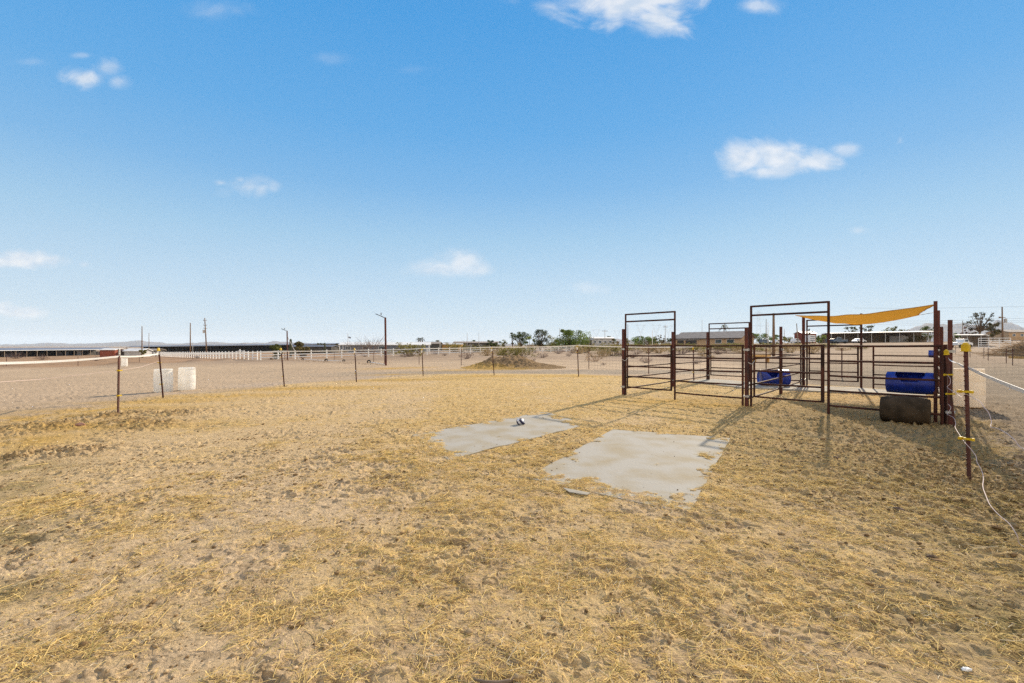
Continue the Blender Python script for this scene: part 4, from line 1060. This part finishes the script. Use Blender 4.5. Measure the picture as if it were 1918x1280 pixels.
twig_bush(at(880,172), 4.5, 4, 'bare twiggy tree near the thin masts', 30, (.2,.17,.15), name='bare_tree', cat='tree', group='trees beyond the fields', rad=.04, seed=8)
protos = {}
def shrub(px, py, wpx, kind, label=None):
    hf = .62 if py > 660 else .30
    b = gp(px, py); b.z = Hs(b.x, b.y) if b.y < 60 else b.z; wd = wpx*b.y/F
    vr = (kind, int(px) % 2)
    if vr not in protos:
        pr = {'creosote': dict(n=46, col=DRY, leaf=1100, leafcol=CRE), 'dry': dict(n=60, col=PUR, leaf=160, leafcol=(.14,.10,.085)), 'tan': dict(n=70, col=TAN, leaf=500, leafcol=(.32,.235,.125)), 'twiggy': dict(n=34, col=(.3,.2,.12), leaf=260, leafcol=(.24,.17,.09))}[kind]
        o = twig_bush(b, .62, 1.0, label, seed=len(protos)+20, rad=.009, lsize=.038, **pr); protos[vr] = o
    else:
        o = copy_tree(protos[vr]); o.location = b
    o.rotation_euler[2] = random.uniform(0, 6.28)
    s = wd; o.scale = (s, s, s*hf/.62)
    o['label'] = label or {'creosote': 'olive green leafy creosote bush in the open field', 'dry': 'small dark purplish dry bush in the open field', 'tan': 'pale tan tuft of dry brush in the open field', 'twiggy': 'open twiggy brown bush in the open field'}[kind]
    o['group'] = {'creosote': 'olive creosote bushes', 'dry': 'dark dry bushes', 'tan': 'pale dry brush tufts', 'twiggy': 'twiggy brown bushes'}[kind]
    return o
for s in ((768,668,36,'creosote'),(759,669.5,14,'dry'),(816,664,13,'dry'),(833,667,8,'dry'),(852,661,26,'creosote'),(875,672.5,22,'dry'),(895,660,34,'creosote'),(911,667,22,'tan'),(938,666,24,'tan'),
          (952,669.5,30,'creosote'),(981,670,32,'creosote'),(1016,670.5,16,'dry'),(1002,661,10,'dry'),(1029,659,14,'creosote'),(1046,663,15,'dry'),(1057,659,10,'dry'),(1072,662,15,'dry'),(1086,663,22,'tan'),(1098,661,24,'creosote'),
          (1115,677.5,30,'twiggy'),(1132,668,22,'tan'),(1148,667,34,'creosote'),(1161,668,14,'dry'),(1192,664,18,'dry'),(1214,662,20,'tan'),(1234,662,30,'tan'),(1258,660,24,'creosote'),(1276,664,24,'dry'),(1300,659,32,'creosote'),(1318,668,18,'tan'),
          (1345,664,22,'dry'),(1363,658,38,'creosote'),(1388,662,22,'tan'),(1480,661,30,'tan'),(1517,663,26,'tan'),(1305,682,14,'dry'),(1210,680,18,'dry'),(683,668.5,11,'dry'),(728,665,15,'creosote'),(702,661,22,'creosote'),(640,664,14,'tan'),(745,661,16,'dry'),
          (1120,657,26,'creosote'),(1180,657,26,'creosote'),(1420,659,24,'creosote'),(1448,663,18,'tan'),(1040,656,20,'creosote'),(985,657,26,'tan'),(920,656,26,'creosote'),(862,657,20,'tan'),(1340,655,30,'creosote'),(1395,655,26,'creosote'),(1610,654,22,'creosote'),(1580,657,20,'tan'),
          (1105,652,30,'tan'),(1130,651,26,'creosote'),(1165,653,30,'tan'),(1190,652,24,'creosote'),(1210,655,24,'tan'),(1240,653,30,'creosote'),(1265,652,24,'tan'),(1285,652,26,'creosote'),(1315,653,26,'tan'),(1370,652,30,'creosote'),(1408,653,28,'tan'),(1440,652,30,'creosote'),(1465,654,26,'tan'),(1500,653,30,'creosote'),(1530,654,24,'tan'),(1550,652,26,'creosote'),(1000,653,26,'tan'),(1060,653,24,'tan'),(1020,652,22,'creosote'),(1250,670,14,'dry'),(1185,671,12,'dry'),(1330,673,12,'tan'),(1065,668,9,'dry'),(1130,684,8,'dry'),(1000,676,7,'dry'),(80,674,16,'dry'),(180,676,14,'dry'),(370,671,8,'dry'),(30,672,20,'dry')):
    shrub(*s)

# ------------------------------------------------------------------ buildings
def gable_roof(l, d, z0, rise, over=.5, th=.16):
    x0, x1 = -l/2-over, l/2+over; y0, y1 = -d/2-over, d/2+over; s = rise/(d/2); e = z0-over*s
    pts = [(y0,e),(0,z0+rise),(y1,e),(y1,e-th),(0,z0+rise-th),(y0,e-th)]
    V = [(x0,a,b) for a, b in pts]+[(x1,a,b) for a, b in pts]
    Fs = [(i,(i+1) % 6,6+(i+1) % 6,6+i) for i in range(6)]+[(0,5,4,1),(1,4,3,2),(6,7,10,11),(7,8,9,10)]
    return V, Fs
def gable_wall(l, d, h, rise):
    V, Fs = box(-l/2,l/2,-d/2,d/2,-.5,h); k = len(V); V += [(-l/2,0,h+rise-.12),(l/2,0,h+rise-.12)]
    Fs = [f for f in Fs if f != (4,5,6,7)] + [(4,8,7),(5,6,9),(4,5,9,8),(6,7,8,9)]
    return V, Fs
def win(root, x, y, z, w_, h_, face, m='glass'):
    """window with frame on the front (-y) or right end (+x) wall"""
    fw = .09
    if face == 'f':
        f = mk('window', join(cbox((x,y-.03,z+h_/2), (w_+.2,.07,fw)), cbox((x,y-.03,z-h_/2), (w_+.2,.07,fw)), cbox((x-w_/2,y-.03,z), (fw,.07,h_)), cbox((x+w_/2,y-.03,z), (fw,.07,h_))), M_['white'], root)
        mk('pane', cbox((x,y-.012,z), (w_,.03,h_)), M_[m], f)
    else:
        f = mk('window', join(cbox((x+.03,y,z+h_/2), (.07,w_+.2,fw)), cbox((x+.03,y,z-h_/2), (.07,w_+.2,fw)), cbox((x+.03,y-w_/2,z), (.07,fw,h_)), cbox((x+.03,y+w_/2,z), (.07,fw,h_))), M_['white'], root)
        mk('pane', cbox((x+.012,y,z), (.03,w_,h_)), M_[m], f)
# tan house
hc = at(1336,166); hz = float(zb(hc.x, hc.y))
hs = empty('house', (hc.x, hc.y, hz-.2), R(-50), 'tan stucco house with a grey tiled gable roof behind the pens', 'house')
mk('wall', gable_wall(24,10.5,2.9,2.2), M_['tan'], hs); mk('roof', gable_roof(24,10.5,2.9,2.2,.6), M_['roofgrey'], hs)
mk('fascia', join(cbox((0,-5.9,2.46), (25.3,.06,.22))), M_['trim'], hs)
mk('porch_beam', cbox((-7.2,-5.32,2.2), (9.4,.12,.45)), M_['palewall'], hs)
for x in (-11.6,-8.2,-3.2): mk('porch_post', cbox((x,-5.34,1.05), (.5,.14,1.9)), M_['tan'], hs)
for (x, w_) in ((-9.9,2.6),(-5.7,4.2)): mk('porch_opening', cbox((x,-5.255,1.05), (w_,.03,1.85)), M_['darkwall'], hs)
for (x, w_) in ((.6,1.2),(4.4,2.2),(8.6,2.4)): win(hs, x, -5.25, 1.45, w_, 1.3, 'f')
win(hs, 12, .4, 1.4, 1.1, 1.4, 'e')
# mobile home
mc = at(724,150)
mh = empty('mobile_home', (mc.x, mc.y, float(zb(mc.x, mc.y))-.2), R(8), 'long blue grey mobile home with a white roof', 'mobile home')
mk('wall', gable_wall(28,7,2.9,.75), M_['bluewall'], mh); mk('roof', gable_roof(28,7,2.9,.75,.4,.22), M_['roofwhite'], mh)
mk('corner_trim', join(cbox((-14.02,-3.52,1.5), (.3,.12,2.9)), cbox((-13.0,-3.54,1.5), (.2,.1,2.9)), cbox((13.9,-3.52,1.5), (.25,.12,2.9))), M_['white'], mh)
for (x, w_) in ((-11.5,1.5),(-6,2.0),(-1,2.0),(10.9,.9)): win(mh, x, -3.5, 1.75, w_, 1.1, 'f')
win(mh, 5.6, -3.5, 1.5, 1.4, 1.9, 'f'); win(mh, 7.6, -3.5, 1.5, 1.4, 1.9, 'f')
def shed(px, Z, l, d, h, rise, wall, roof, label, rz=0, name='shed', cat='shed', extra=None, dz=-.1, group=None):
    c = at(px, Z); s = empty(name, (c.x, c.y, c.z+dz), rz, label, cat, group)
    mk('wall', gable_wall(l,d,h,rise), M_[wall], s); mk('roof', gable_roof(l,d,h,rise,.3), M_[roof], s)
    if extra == 'door': 
        dr = mk('door', cbox((l*.2,-d/2-.02,1.05), (1.0,.06,2.1)), M_['white'], s); mk('handle', cbox((l*.2+.35,-d/2-.07,1.05), (.12,.05,.06)), M_['steel'], dr)
    if extra == 'windows':
        for x in np.linspace(-l*.35, l*.35, 4): win(s, float(x), -d/2, h*.55, 1.1, .9, 'f')
    return s
shed(211,150,4.9,4,2.6,.35,'redshed','roofwhite','red brown shed with a pale roof edge, left of the nearest left post',.0)
shed(234,152,3.0,3.5,2.3,.25,'darkwall','roofblue','small dark shed between the red and the pale one')
shed(259,146,5.6,4,2.1,.7,'palewall','roofwhite','pale grey shed with a bright white roof at left', extra=None)
shed(286,175,6,5,2.3,.5,'darkwall','roofgrey','low dark shed right of the pale shed')
shed(590,150,13,6,2.6,.3,'darkwall','roofblue','long low dark shed left of the mobile home')
shed(802,165,9,6,3.0,.6,'darkwall','roofgrey','brown roofed house at the right end of the mobile home', name='house', cat='house')
shed(838,170,11,4,2.7,.2,'board','roofwhite','long trailer with orange tan side and white roof', name='trailer', cat='trailer')
shed(892,190,18,7,3.2,.5,'darkwall','roofgrey','low grey roofed house behind the white fence and the masts', name='house', cat='house', extra='windows')
shed(1126,185,9,6,3.4,.5,'palewall','roofwhite','pale building with small windows right of the carport', name='house', cat='house', extra='windows', dz=.4)
shed(1508,170,5,5,3.4,.8,'redshed','roofwhite','reddish pump house behind the tall back sail post', dz=.3)
shed(1899,190,14,9,3.0,1.0,'tan','roofgrey','tan roofed house at the far right edge', name='house', cat='house', extra='windows', dz=.8)
# carport
def open_barn(p0, p1, depth, h, label, roofm, nposts, back='darkwall', name='shade_barn', slope=.35, panels=(), eave=.14, backfrac=1.0, postm='palewall'):
    a = Vector(p0); b = Vector(p1); d = b-a; l = math.hypot(d.x, d.y); rz = math.atan2(d.y, d.x)
    root = empty(name, a, rz, label, 'barn', 'open sided barns on the neighbouring land'); dz = d.z
    def sl(x): return dz*x/l
    n = 1
    V = [(0,-.5,h),(l,-.5,h+dz),(l,depth/2,h+dz+slope*depth/2),(0,depth/2,h+slope*depth/2),(0,depth+.5,h),(l,depth+.5,h+dz)]
    V += [(x,y,z-.18) for x, y, z in V]
    mk('roof', (V, [(0,1,2,3),(3,2,5,4),(7,6,9,8),(8,9,10,11),(6,7,1,0),(4,5,11,10),(0,3,9,6),(3,4,10,9),(1,7,8,2),(2,8,11,5)]), M_[roofm], root)
    mk('eave_trim', ([(0,-.53,h+.02),(l,-.53,h+dz+.02),(l,-.53,h+dz-eave),(0,-.53,h-eave),(0,-.60,h+.02),(l,-.60,h+dz+.02),(l,-.60,h+dz-eave),(0,-.60,h-eave)], [(4,7,6,5),(0,1,2,3),(0,4,5,1),(3,2,6,7),(0,3,7,4),(1,5,6,2)]), M_['white'], root)
    if back: mk('back_wall', ([(0,depth,-1),(l*backfrac,depth,-1+dz*backfrac),(l*backfrac,depth,h+dz*backfrac-.1),(0,depth,h-.1),(0,depth+.1,-1),(l*backfrac,depth+.1,-1+dz*backfrac),(l*backfrac,depth+.1,h+dz*backfrac-.1),(0,depth+.1,h-.1)], [(3,2,1,0),(4,5,6,7),(0,1,5,4),(2,3,7,6),(0,4,7,3),(1,2,6,5)]), M_[back], root)
    for i in range(nposts):
        x = l*(i+.05)/(nposts-.9); mk('post', cbox((x,0,(h-1)/2+sl(x)), (.14,.14,h+1-.25)), M_[postm], root)
    for (f0, f1, y, z0, z1, m) in panels:
        x0, x1 = l*f0, l*f1; mk('stall_panel', cbox(((x0+x1)/2, y, (z0+z1)/2+sl((x0+x1)/2)), (x1-x0, .1, z1-z0)), M_[m], root)
    return root
a = at(-90,170); b = at(224,250); a.z -= .15
random.seed(3)
pan = [(f, f+random.uniform(.01,.05), random.uniform(3,9), -.3, random.uniform(1.2,2.4), random.choice(['palewall','darkwall','greywood','darkwall','bluewall'])) for f in np.linspace(.02,.95,16)]
open_barn(a, b, 12, 3.0, 'very long low barn with a slate blue roof at the far left', 'roofblue', 18, postm='greywood', panels=pan, slope=.16)
a = at(236,300); b = at(632,300)
open_barn(a, b, 14, 4.6, 'distant long dark roofed barn behind the white fence and poles', 'roofblue', 16, slope=.1, eave=.06, postm='darkmetal')
a = at(1556,150); b = at(1768,140); 
pan = [(.62,.72,7,-.2,2.2,'palewall'),(.72,.80,7.5,-.2,2.3,'roofwhite'),(.25,.40,8,-.2,1.6,'greywood'),(.82,.97,8,-.2,1.8,'greywood'),(.02,.1,8,-.2,1.8,'bluewall')]
open_barn(a, b, 10, 3.3, 'long white edged shade barn behind the pens, under the sail', 'roofwhite', 9, back='greywood', slope=.05, panels=pan, backfrac=.95)
a = at(1786,108); b = at(1839,104)
open_barn(a, b, 6, 2.6, 'low white roofed horse shed with open front at right', 'roofwhite', 3, back='palewall', slope=.05, panels=[(.02,.98,5.6,-.3,2.2,'greywood'),(.75,.95,5,-.3,1.9,'darkwall')])
a = at(1094,160); b = at(1113,160); a.z += .7; b.z += .7
open_barn(a, b, 5, 2.4, 'dark roofed carport right of the broad green tree', 'darkmetal', 3, back='darkwall', slope=.25, eave=.05)
# stacked white pipe panels and horse trailer by the low shed
pr0 = at(1833,92); st = empty('pipe_panels', pr0, R(-30), 'white pipe livestock panels leaning together right of the low shed', 'livestock panels')
for i, z in enumerate((.3,.75,1.2,1.65,2.1)): mk('rail', tube([(0,0,z),(4.6,0,z)], .05, 7), M_['white'], st)
for x in (0,1.5,3.0,4.6): mk('stile', tube([(x,.06,0),(x,.06,2.15)], .05, 7), M_['white'], st)

def car(px, py, wpx, label, m, kind='suv', rz=0, name='parked_car', Z=None):
    c = at(px, Z); c.z = H0-(py-CY)*Z/F; l = wpx*Z/F; l = max(3.6, min(l, 6.5)); root = empty(name, (c.x, c.y, float(zb(c.x, c.y))), rz, label, 'car' if kind != 'pickup' else 'pickup truck', 'vehicles parked behind the pens')
    h = {'suv':1.75,'pickup':1.85,'sedan':1.45}[kind]; hw = .9
    prof = {'suv':[(-.5,.35),(-.5,.95),(-.46,h*.62),(-.40,h*.97),(-.36,h),(.12,h),(.26,h*.62),(.48,h*.55),(.5,.75),(.5,.35)],
            'pickup':[(-.5,.5),(-.5,1.1),(-.08,1.12),(-.06,h),(.18,h),(.28,1.15),(.48,1.02),(.5,.85),(.5,.45)],
            'sedan':[(-.5,.35),(-.5,.85),(-.34,.92),(-.2,h),(.12,h),(.28,.92),(.48,.8),(.5,.35)]}[kind]
    n = len(prof); V = [(x*l,-hw,z) for x, z in prof]+[(x*l,hw,z) for x, z in prof]
    Fs = [(i,(i+1) % n,n+(i+1) % n,n+i)[::-1] for i in range(n)]+[tuple(range(n)),tuple(range(n,2*n))[::-1]]
    bev(mk('body', (V, Fs), M_[m], root), .05)
    x0, x1 = (-.36,.14) if kind == 'suv' else ((-.05,.2) if kind == 'pickup' else (-.22,.16))
    for s in (-1, 1): mk('side_window', cbox(((x0+x1)/2*l, s*(hw+.003), h*.8), ((x1-x0)*l*.86,.02,h*.24)), M_['glass'], root)
    mk('windshield', cbox(((.2 if kind != 'sedan' else .2)*l,0,h*.8), (.05,1.5,h*.28), 0, (R(-35),'Y')), M_['glass'], root)
    for sx in (-.32,.32):
        for s in (-1, 1): mk('wheel', lathe([(.0,-.1),(.34,-.1),(.34,.1),(.0,.1)], 16, Matrix.Translation((sx*l,s*.82,.34)) @ Matrix.Rotation(math.pi/2, 4, 'X')), M_['tire'], root)
    return root
car(1433,643,14,'blue grey car parked left of the white topped pole','carblue','suv',0,Z=158)
car(1456,643,12,'white car parked right of the dark leaning pole','carwhite','sedan',.3,Z=156)
car(1560,641,10,'dark car parked left of the pickup under the barn','cardark','sedan',.5,Z=140)
car(1574,641,16,'blue grey pickup parked at the left end of the shade barn','carblue','pickup',2.6,Z=138)
car(1609,641,12,'white car parked near the middle sail post','carwhite','sedan',.2,Z=140)
car(1490,637,14,'white van parked left of the pump house','carwhite','suv',.5,Z=165)
car(1800,641,18,'white horse truck in front of the low shed','carwhite','pickup',.1,Z=98)
cc = at(1516,146); cp = empty('camper', (cc.x, cc.y, cc.z), .3, 'white slatted camper trailer beside the back sail post', 'camper'); mk('shell', box(-1.2,1.2,-1.1,1.1,.5,2.7), M_['carwhite'], cp)
for z in (1.0,1.6,2.2): mk('louver', cbox((0,-1.12,z), (1.9,.04,.25)), M_['bluewall'], cp)
for s in (-1,1): mk('wheel', lathe([(.0,-.1),(.34,-.1),(.34,.1),(.0,.1)], 14, Matrix.Translation((0,s*1.0,.34)) @ Matrix.Rotation(math.pi/2, 4, 'X')), M_['tire'], cp)
# far blue barrel and yellow trough seen through the pens
b = at(1745,58); o = mk('blue_drum', lathe([(.0,0),(.3,0),(.31,.3),(.3,.9),(.0,.9)], 18), M_['blue'], smooth=True, loc=(b.x,b.y,b.z)); tag(o, 'distant small blue drum seen through the right end of the pens', 'drum')
b = at(1425,42); o = mk('water_trough', join(cbox((0,0,.5), (1.5,.6,.35)), cbox((-.6,0,.2), (.1,.5,.4)), cbox((.6,0,.2), (.1,.5,.4))), M_['board'], loc=b); tag(o, 'yellowish wooden trough out in the field behind the left pen', 'trough')
# flag pole
b = at(651.5,140); fp = empty('flag_pole', b, 0, 'thin flag pole with a small flag above the mobile home', 'flag pole'); hh = H0-(624-CY)*140/F-b.z
mk('pole_shaft', tube([(0,0,0),(0,0,hh)], .05, 7), M_['palewall'], fp); mk('flag', cbox((.55,0,hh-1.4), (.8,.03,.42), .3, (.3,'Y')), M_['bluewall'], fp)

# brush heap at the right edge
def brush_heap():
    c = at(1905, 62); r = np.random.default_rng(77); n = 70; m = 40
    xs = np.linspace(-7, 9, n); ysx = np.linspace(-3.5, 4, m); X, Y = np.meshgrid(xs, ysx)
    z = 1.9*np.exp(-((X-2)/4.2)**2-(Y/1.9)**2)*(1+.35*fbm(X, Y, 2, 4, 501))+.25*fbm(X, Y, .6, 3, 505)*np.exp(-((X-2)/4.2)**2)-.15
    V = np.stack([X.ravel(), Y.ravel(), z.ravel()], 1); i = np.arange(m-1)[:, None]*n+np.arange(n-1)[None, :]; q = np.stack([i, i+1, i+1+n, i+n], -1).reshape(-1, 4)
    nn_ = fbm(X, Y, .7, 4, 511).ravel()[:, None]; col = np.array([[.22,.145,.08]])*(1+.9*nn_)
    root = empty('brush_heap', c, 0, 'tangled brown brush heap behind thin posts at the right edge', 'brush heap')
    mesh_np('heap_core', V, q, M_['pile'], root, smooth=True, col=np.clip(col, .02, .6))
    k = 700; x = r.normal(2, 3.4, k); y = r.normal(-.3, 1.2, k); zz = 1.9*np.exp(-((x-2)/4.2)**2-(y/1.9)**2); d = r.normal(0, .5, (k, 3)); p = np.stack([x, y, zz], 1); s = np.array([[0,.0,.02]])
    V = np.stack([p-d+s, p-d-s, p+d-s, p+d+s], 1).reshape(-1, 3); V[:, 2] = np.maximum(V[:, 2], .05)
    mesh_np('branches', V, np.arange(k*4).reshape(-1, 4), M_['leaf'], root, col=np.repeat(np.array([[.26,.18,.11]])*r.uniform(.4,1.5,(k,1)), 4, 0))
brush_heap()

# ------------------------------------------------------------------ transmission towers far off
def tower(px, py0, Z, label, kind='y'):
    b = at(px, Z); h = H0-(py0-CY)*Z/F-b.z; root = empty('power_pylon', b, .3, label, 'pylon', 'far lattice pylons'); w_ = h*.13; g = []; r = .13
    if kind == 'y':
        k = h*.55; 
        for s in (-1, 1):
            g += [tube([(s*w_,0,0),(0,0,k)], r, 4), tube([(0,0,k),(s*w_*1.5,0,h)], r, 4), tube([(s*w_*.4,0,k),(s*w_*1.9,0,h*.97)], r, 4)]
        for z in (.2,.35): g.append(tube([(-w_*(1-z/.55),0,h*z),(w_*(1-z/.55),0,h*z)], r, 4))
        g.append(tube([(-w_*2.2,0,h*.93),(w_*2.2,0,h*.93)], r, 4))
        for i in range(5):
            z0, z1 = h*i*.11, h*(i+1)*.11; a = w_*(1-i*.2); c = w_*(1-(i+1)*.2); g += [tube([(-a,0,z0),(c,0,z1)], r*.7, 4), tube([(a,0,z0),(-c,0,z1)], r*.7, 4)]
    else:
        for s in (-1, 1): g.append(tube([(s*w_*.8,0,0),(s*w_*.25,0,h)], r, 4))
        for z, a in ((.55,2.0),(.75,1.7),(.93,1.2)): g.append(tube([(-w_*a,0,h*z),(w_*a,0,h*z)], r, 4))
        for i in range(8):
            z0, z1 = h*i/8, h*(i+1)/8; a = w_*(.8-.55*i/8); c = w_*(.8-.55*(i+1)/8); g += [tube([(-a,0,z0),(c,0,z1)], r*.7, 4), tube([(a,0,z0),(-c,0,z1)], r*.7, 4)]
    mk('lattice', join(*g), M_['palewall'], root)
tower(1200,607,900,'left one of the pale Y shaped pylons under the left front arch'); tower(1229,607,900,'right one of the pale Y shaped pylons under the left front arch'); tower(1252,608,1000,'Y shaped pylon beside the right leg of the left front arch')
tower(1117,616,1300,'small Y shaped pylon left of the pale thin pole'); tower(1156,618,1400,'smallest Y shaped pylon near the left front post')
tower(1421,582,800,'straight lattice pylon seen inside the right front arch', 's')
# overhead lines at right
gs = []
for (y0, y1, sg) in ((577,575,1),(598,596,3),(602,600,3),(606,603,3)):
    A = P3(1600, y0, 150); B = P3(1877, y1, 130); gs.append(tube([A.lerp(B, t/16)-Vector((0,0,sg*.25*4*(t/16)*(1-t/16))) for t in range(17)], .02, 4)); C = P3(2150, y1-6, 118)
    gs.append(tube([B.lerp(C, t/10)-Vector((0,0,sg*.2*4*(t/10)*(1-t/10))) for t in range(11)], .02, 4))
tag(mk('power_lines', join(*gs), M_['wire']), 'thin overhead wires strung to the utility pole at right', 'wires')

# ------------------------------------------------------------------ mountains
def ridge(pts, D, label, seed, depth=2200, col=(.17,.14,.13)):
    """pts: (photo column, photo row of the crest) at distance D"""
    px = np.array([p[0] for p in pts], float); py = np.array([p[1] for p in pts], float)
    n = 160; m = 18; cx = np.linspace(px[0], px[-1], n); crest = np.interp(cx, px, py)
    crest = crest + (2.2*fbm(cx/18., cx*0, 1, 4, seed))*sst(0, 5, 650-crest)
    Vs = []
    for j in range(m):
        t = j/(m-1)*2-1; Z = D + t*depth/2
        hgt = (648-crest)/F*D*np.clip(1-np.abs(t), 0, 1)**.8
        x = (cx-CX)/F*Z
        nz_ = fbm(x, np.full(n, Z), 420, 4, seed+3)*hgt*.28*(1 if abs(t) > .02 else 0)
        Vs.append(np.stack([x, np.full(n, Z), np.maximum(-12, hgt+nz_-8*(abs(t) > .9))], 1))
    V = np.concatenate(Vs); i = np.arange(m-1)[:, None]*n+np.arange(n-1)[None, :]; q = np.stack([i, i+1, i+1+n, i+n], -1).reshape(-1, 4)
    o = mesh_np('mountain', V, q, M_['rock'], smooth=True, col=np.repeat(np.array([col]), len(V), 0)); tag(o, label, 'mountain', kind='structure')
ridge([(1640,648),(1660,634),(1690,622),(1715,610),(1735,606),(1760,609),(1790,606),(1808,606),(1830,612),(1848,611),(1862,603),(1875,600),(1890,603),(1906,607),(1930,618),(1990,640),(2010,648)], 8500, 'pale blue mountain ridge at right', 601)
ridge([(-160,647),(40,645),(90,642),(130,644),(200,642),(235,640),(262,638),(290,641),(330,644),(380,641),(410,641),(440,643),(500,641),(520,639),(560,642),(620,645),(700,646),(760,648)], 11000, 'faint blue mountain ridge along the left horizon', 611)
ridge([(418,648),(435,645),(452,643),(470,645),(490,648)], 6000, 'small darker hill on the left horizon', 617, 900)
ridge([(790,648),(830,642),(860,642),(900,645),(960,644),(1010,646),(1060,646),(1095,634),(1106,630),(1118,629.5),(1135,632),(1160,634),(1190,638),(1230,640),(1300,642),(1420,643),(1500,641),(1600,640),(1660,648)], 9500, 'low blue ridge behind the trees in the middle', 621)

# ------------------------------------------------------------------ haze
hz_m = bpy.data.materials.new('haze_air'); hz_m.use_nodes = True; _n = hz_m.node_tree.nodes; _n.remove(_n['Principled BSDF'])
pv = _n.new('ShaderNodeVolumePrincipled'); pv.inputs['Color'].default_value = (.74,.86,1,1); pv.inputs['Density'].default_value = 4.6e-5
hz_m.node_tree.links.new(pv.outputs[0], _n['Material Output'].inputs['Volume'])
hz = mk('haze', box(-27000,27000,-27000,27000,-14,485), hz_m); hz['kind'] = 'stuff'; hz['label'] = 'thin pale haze over the distant desert'; hz['category'] = 'haze'
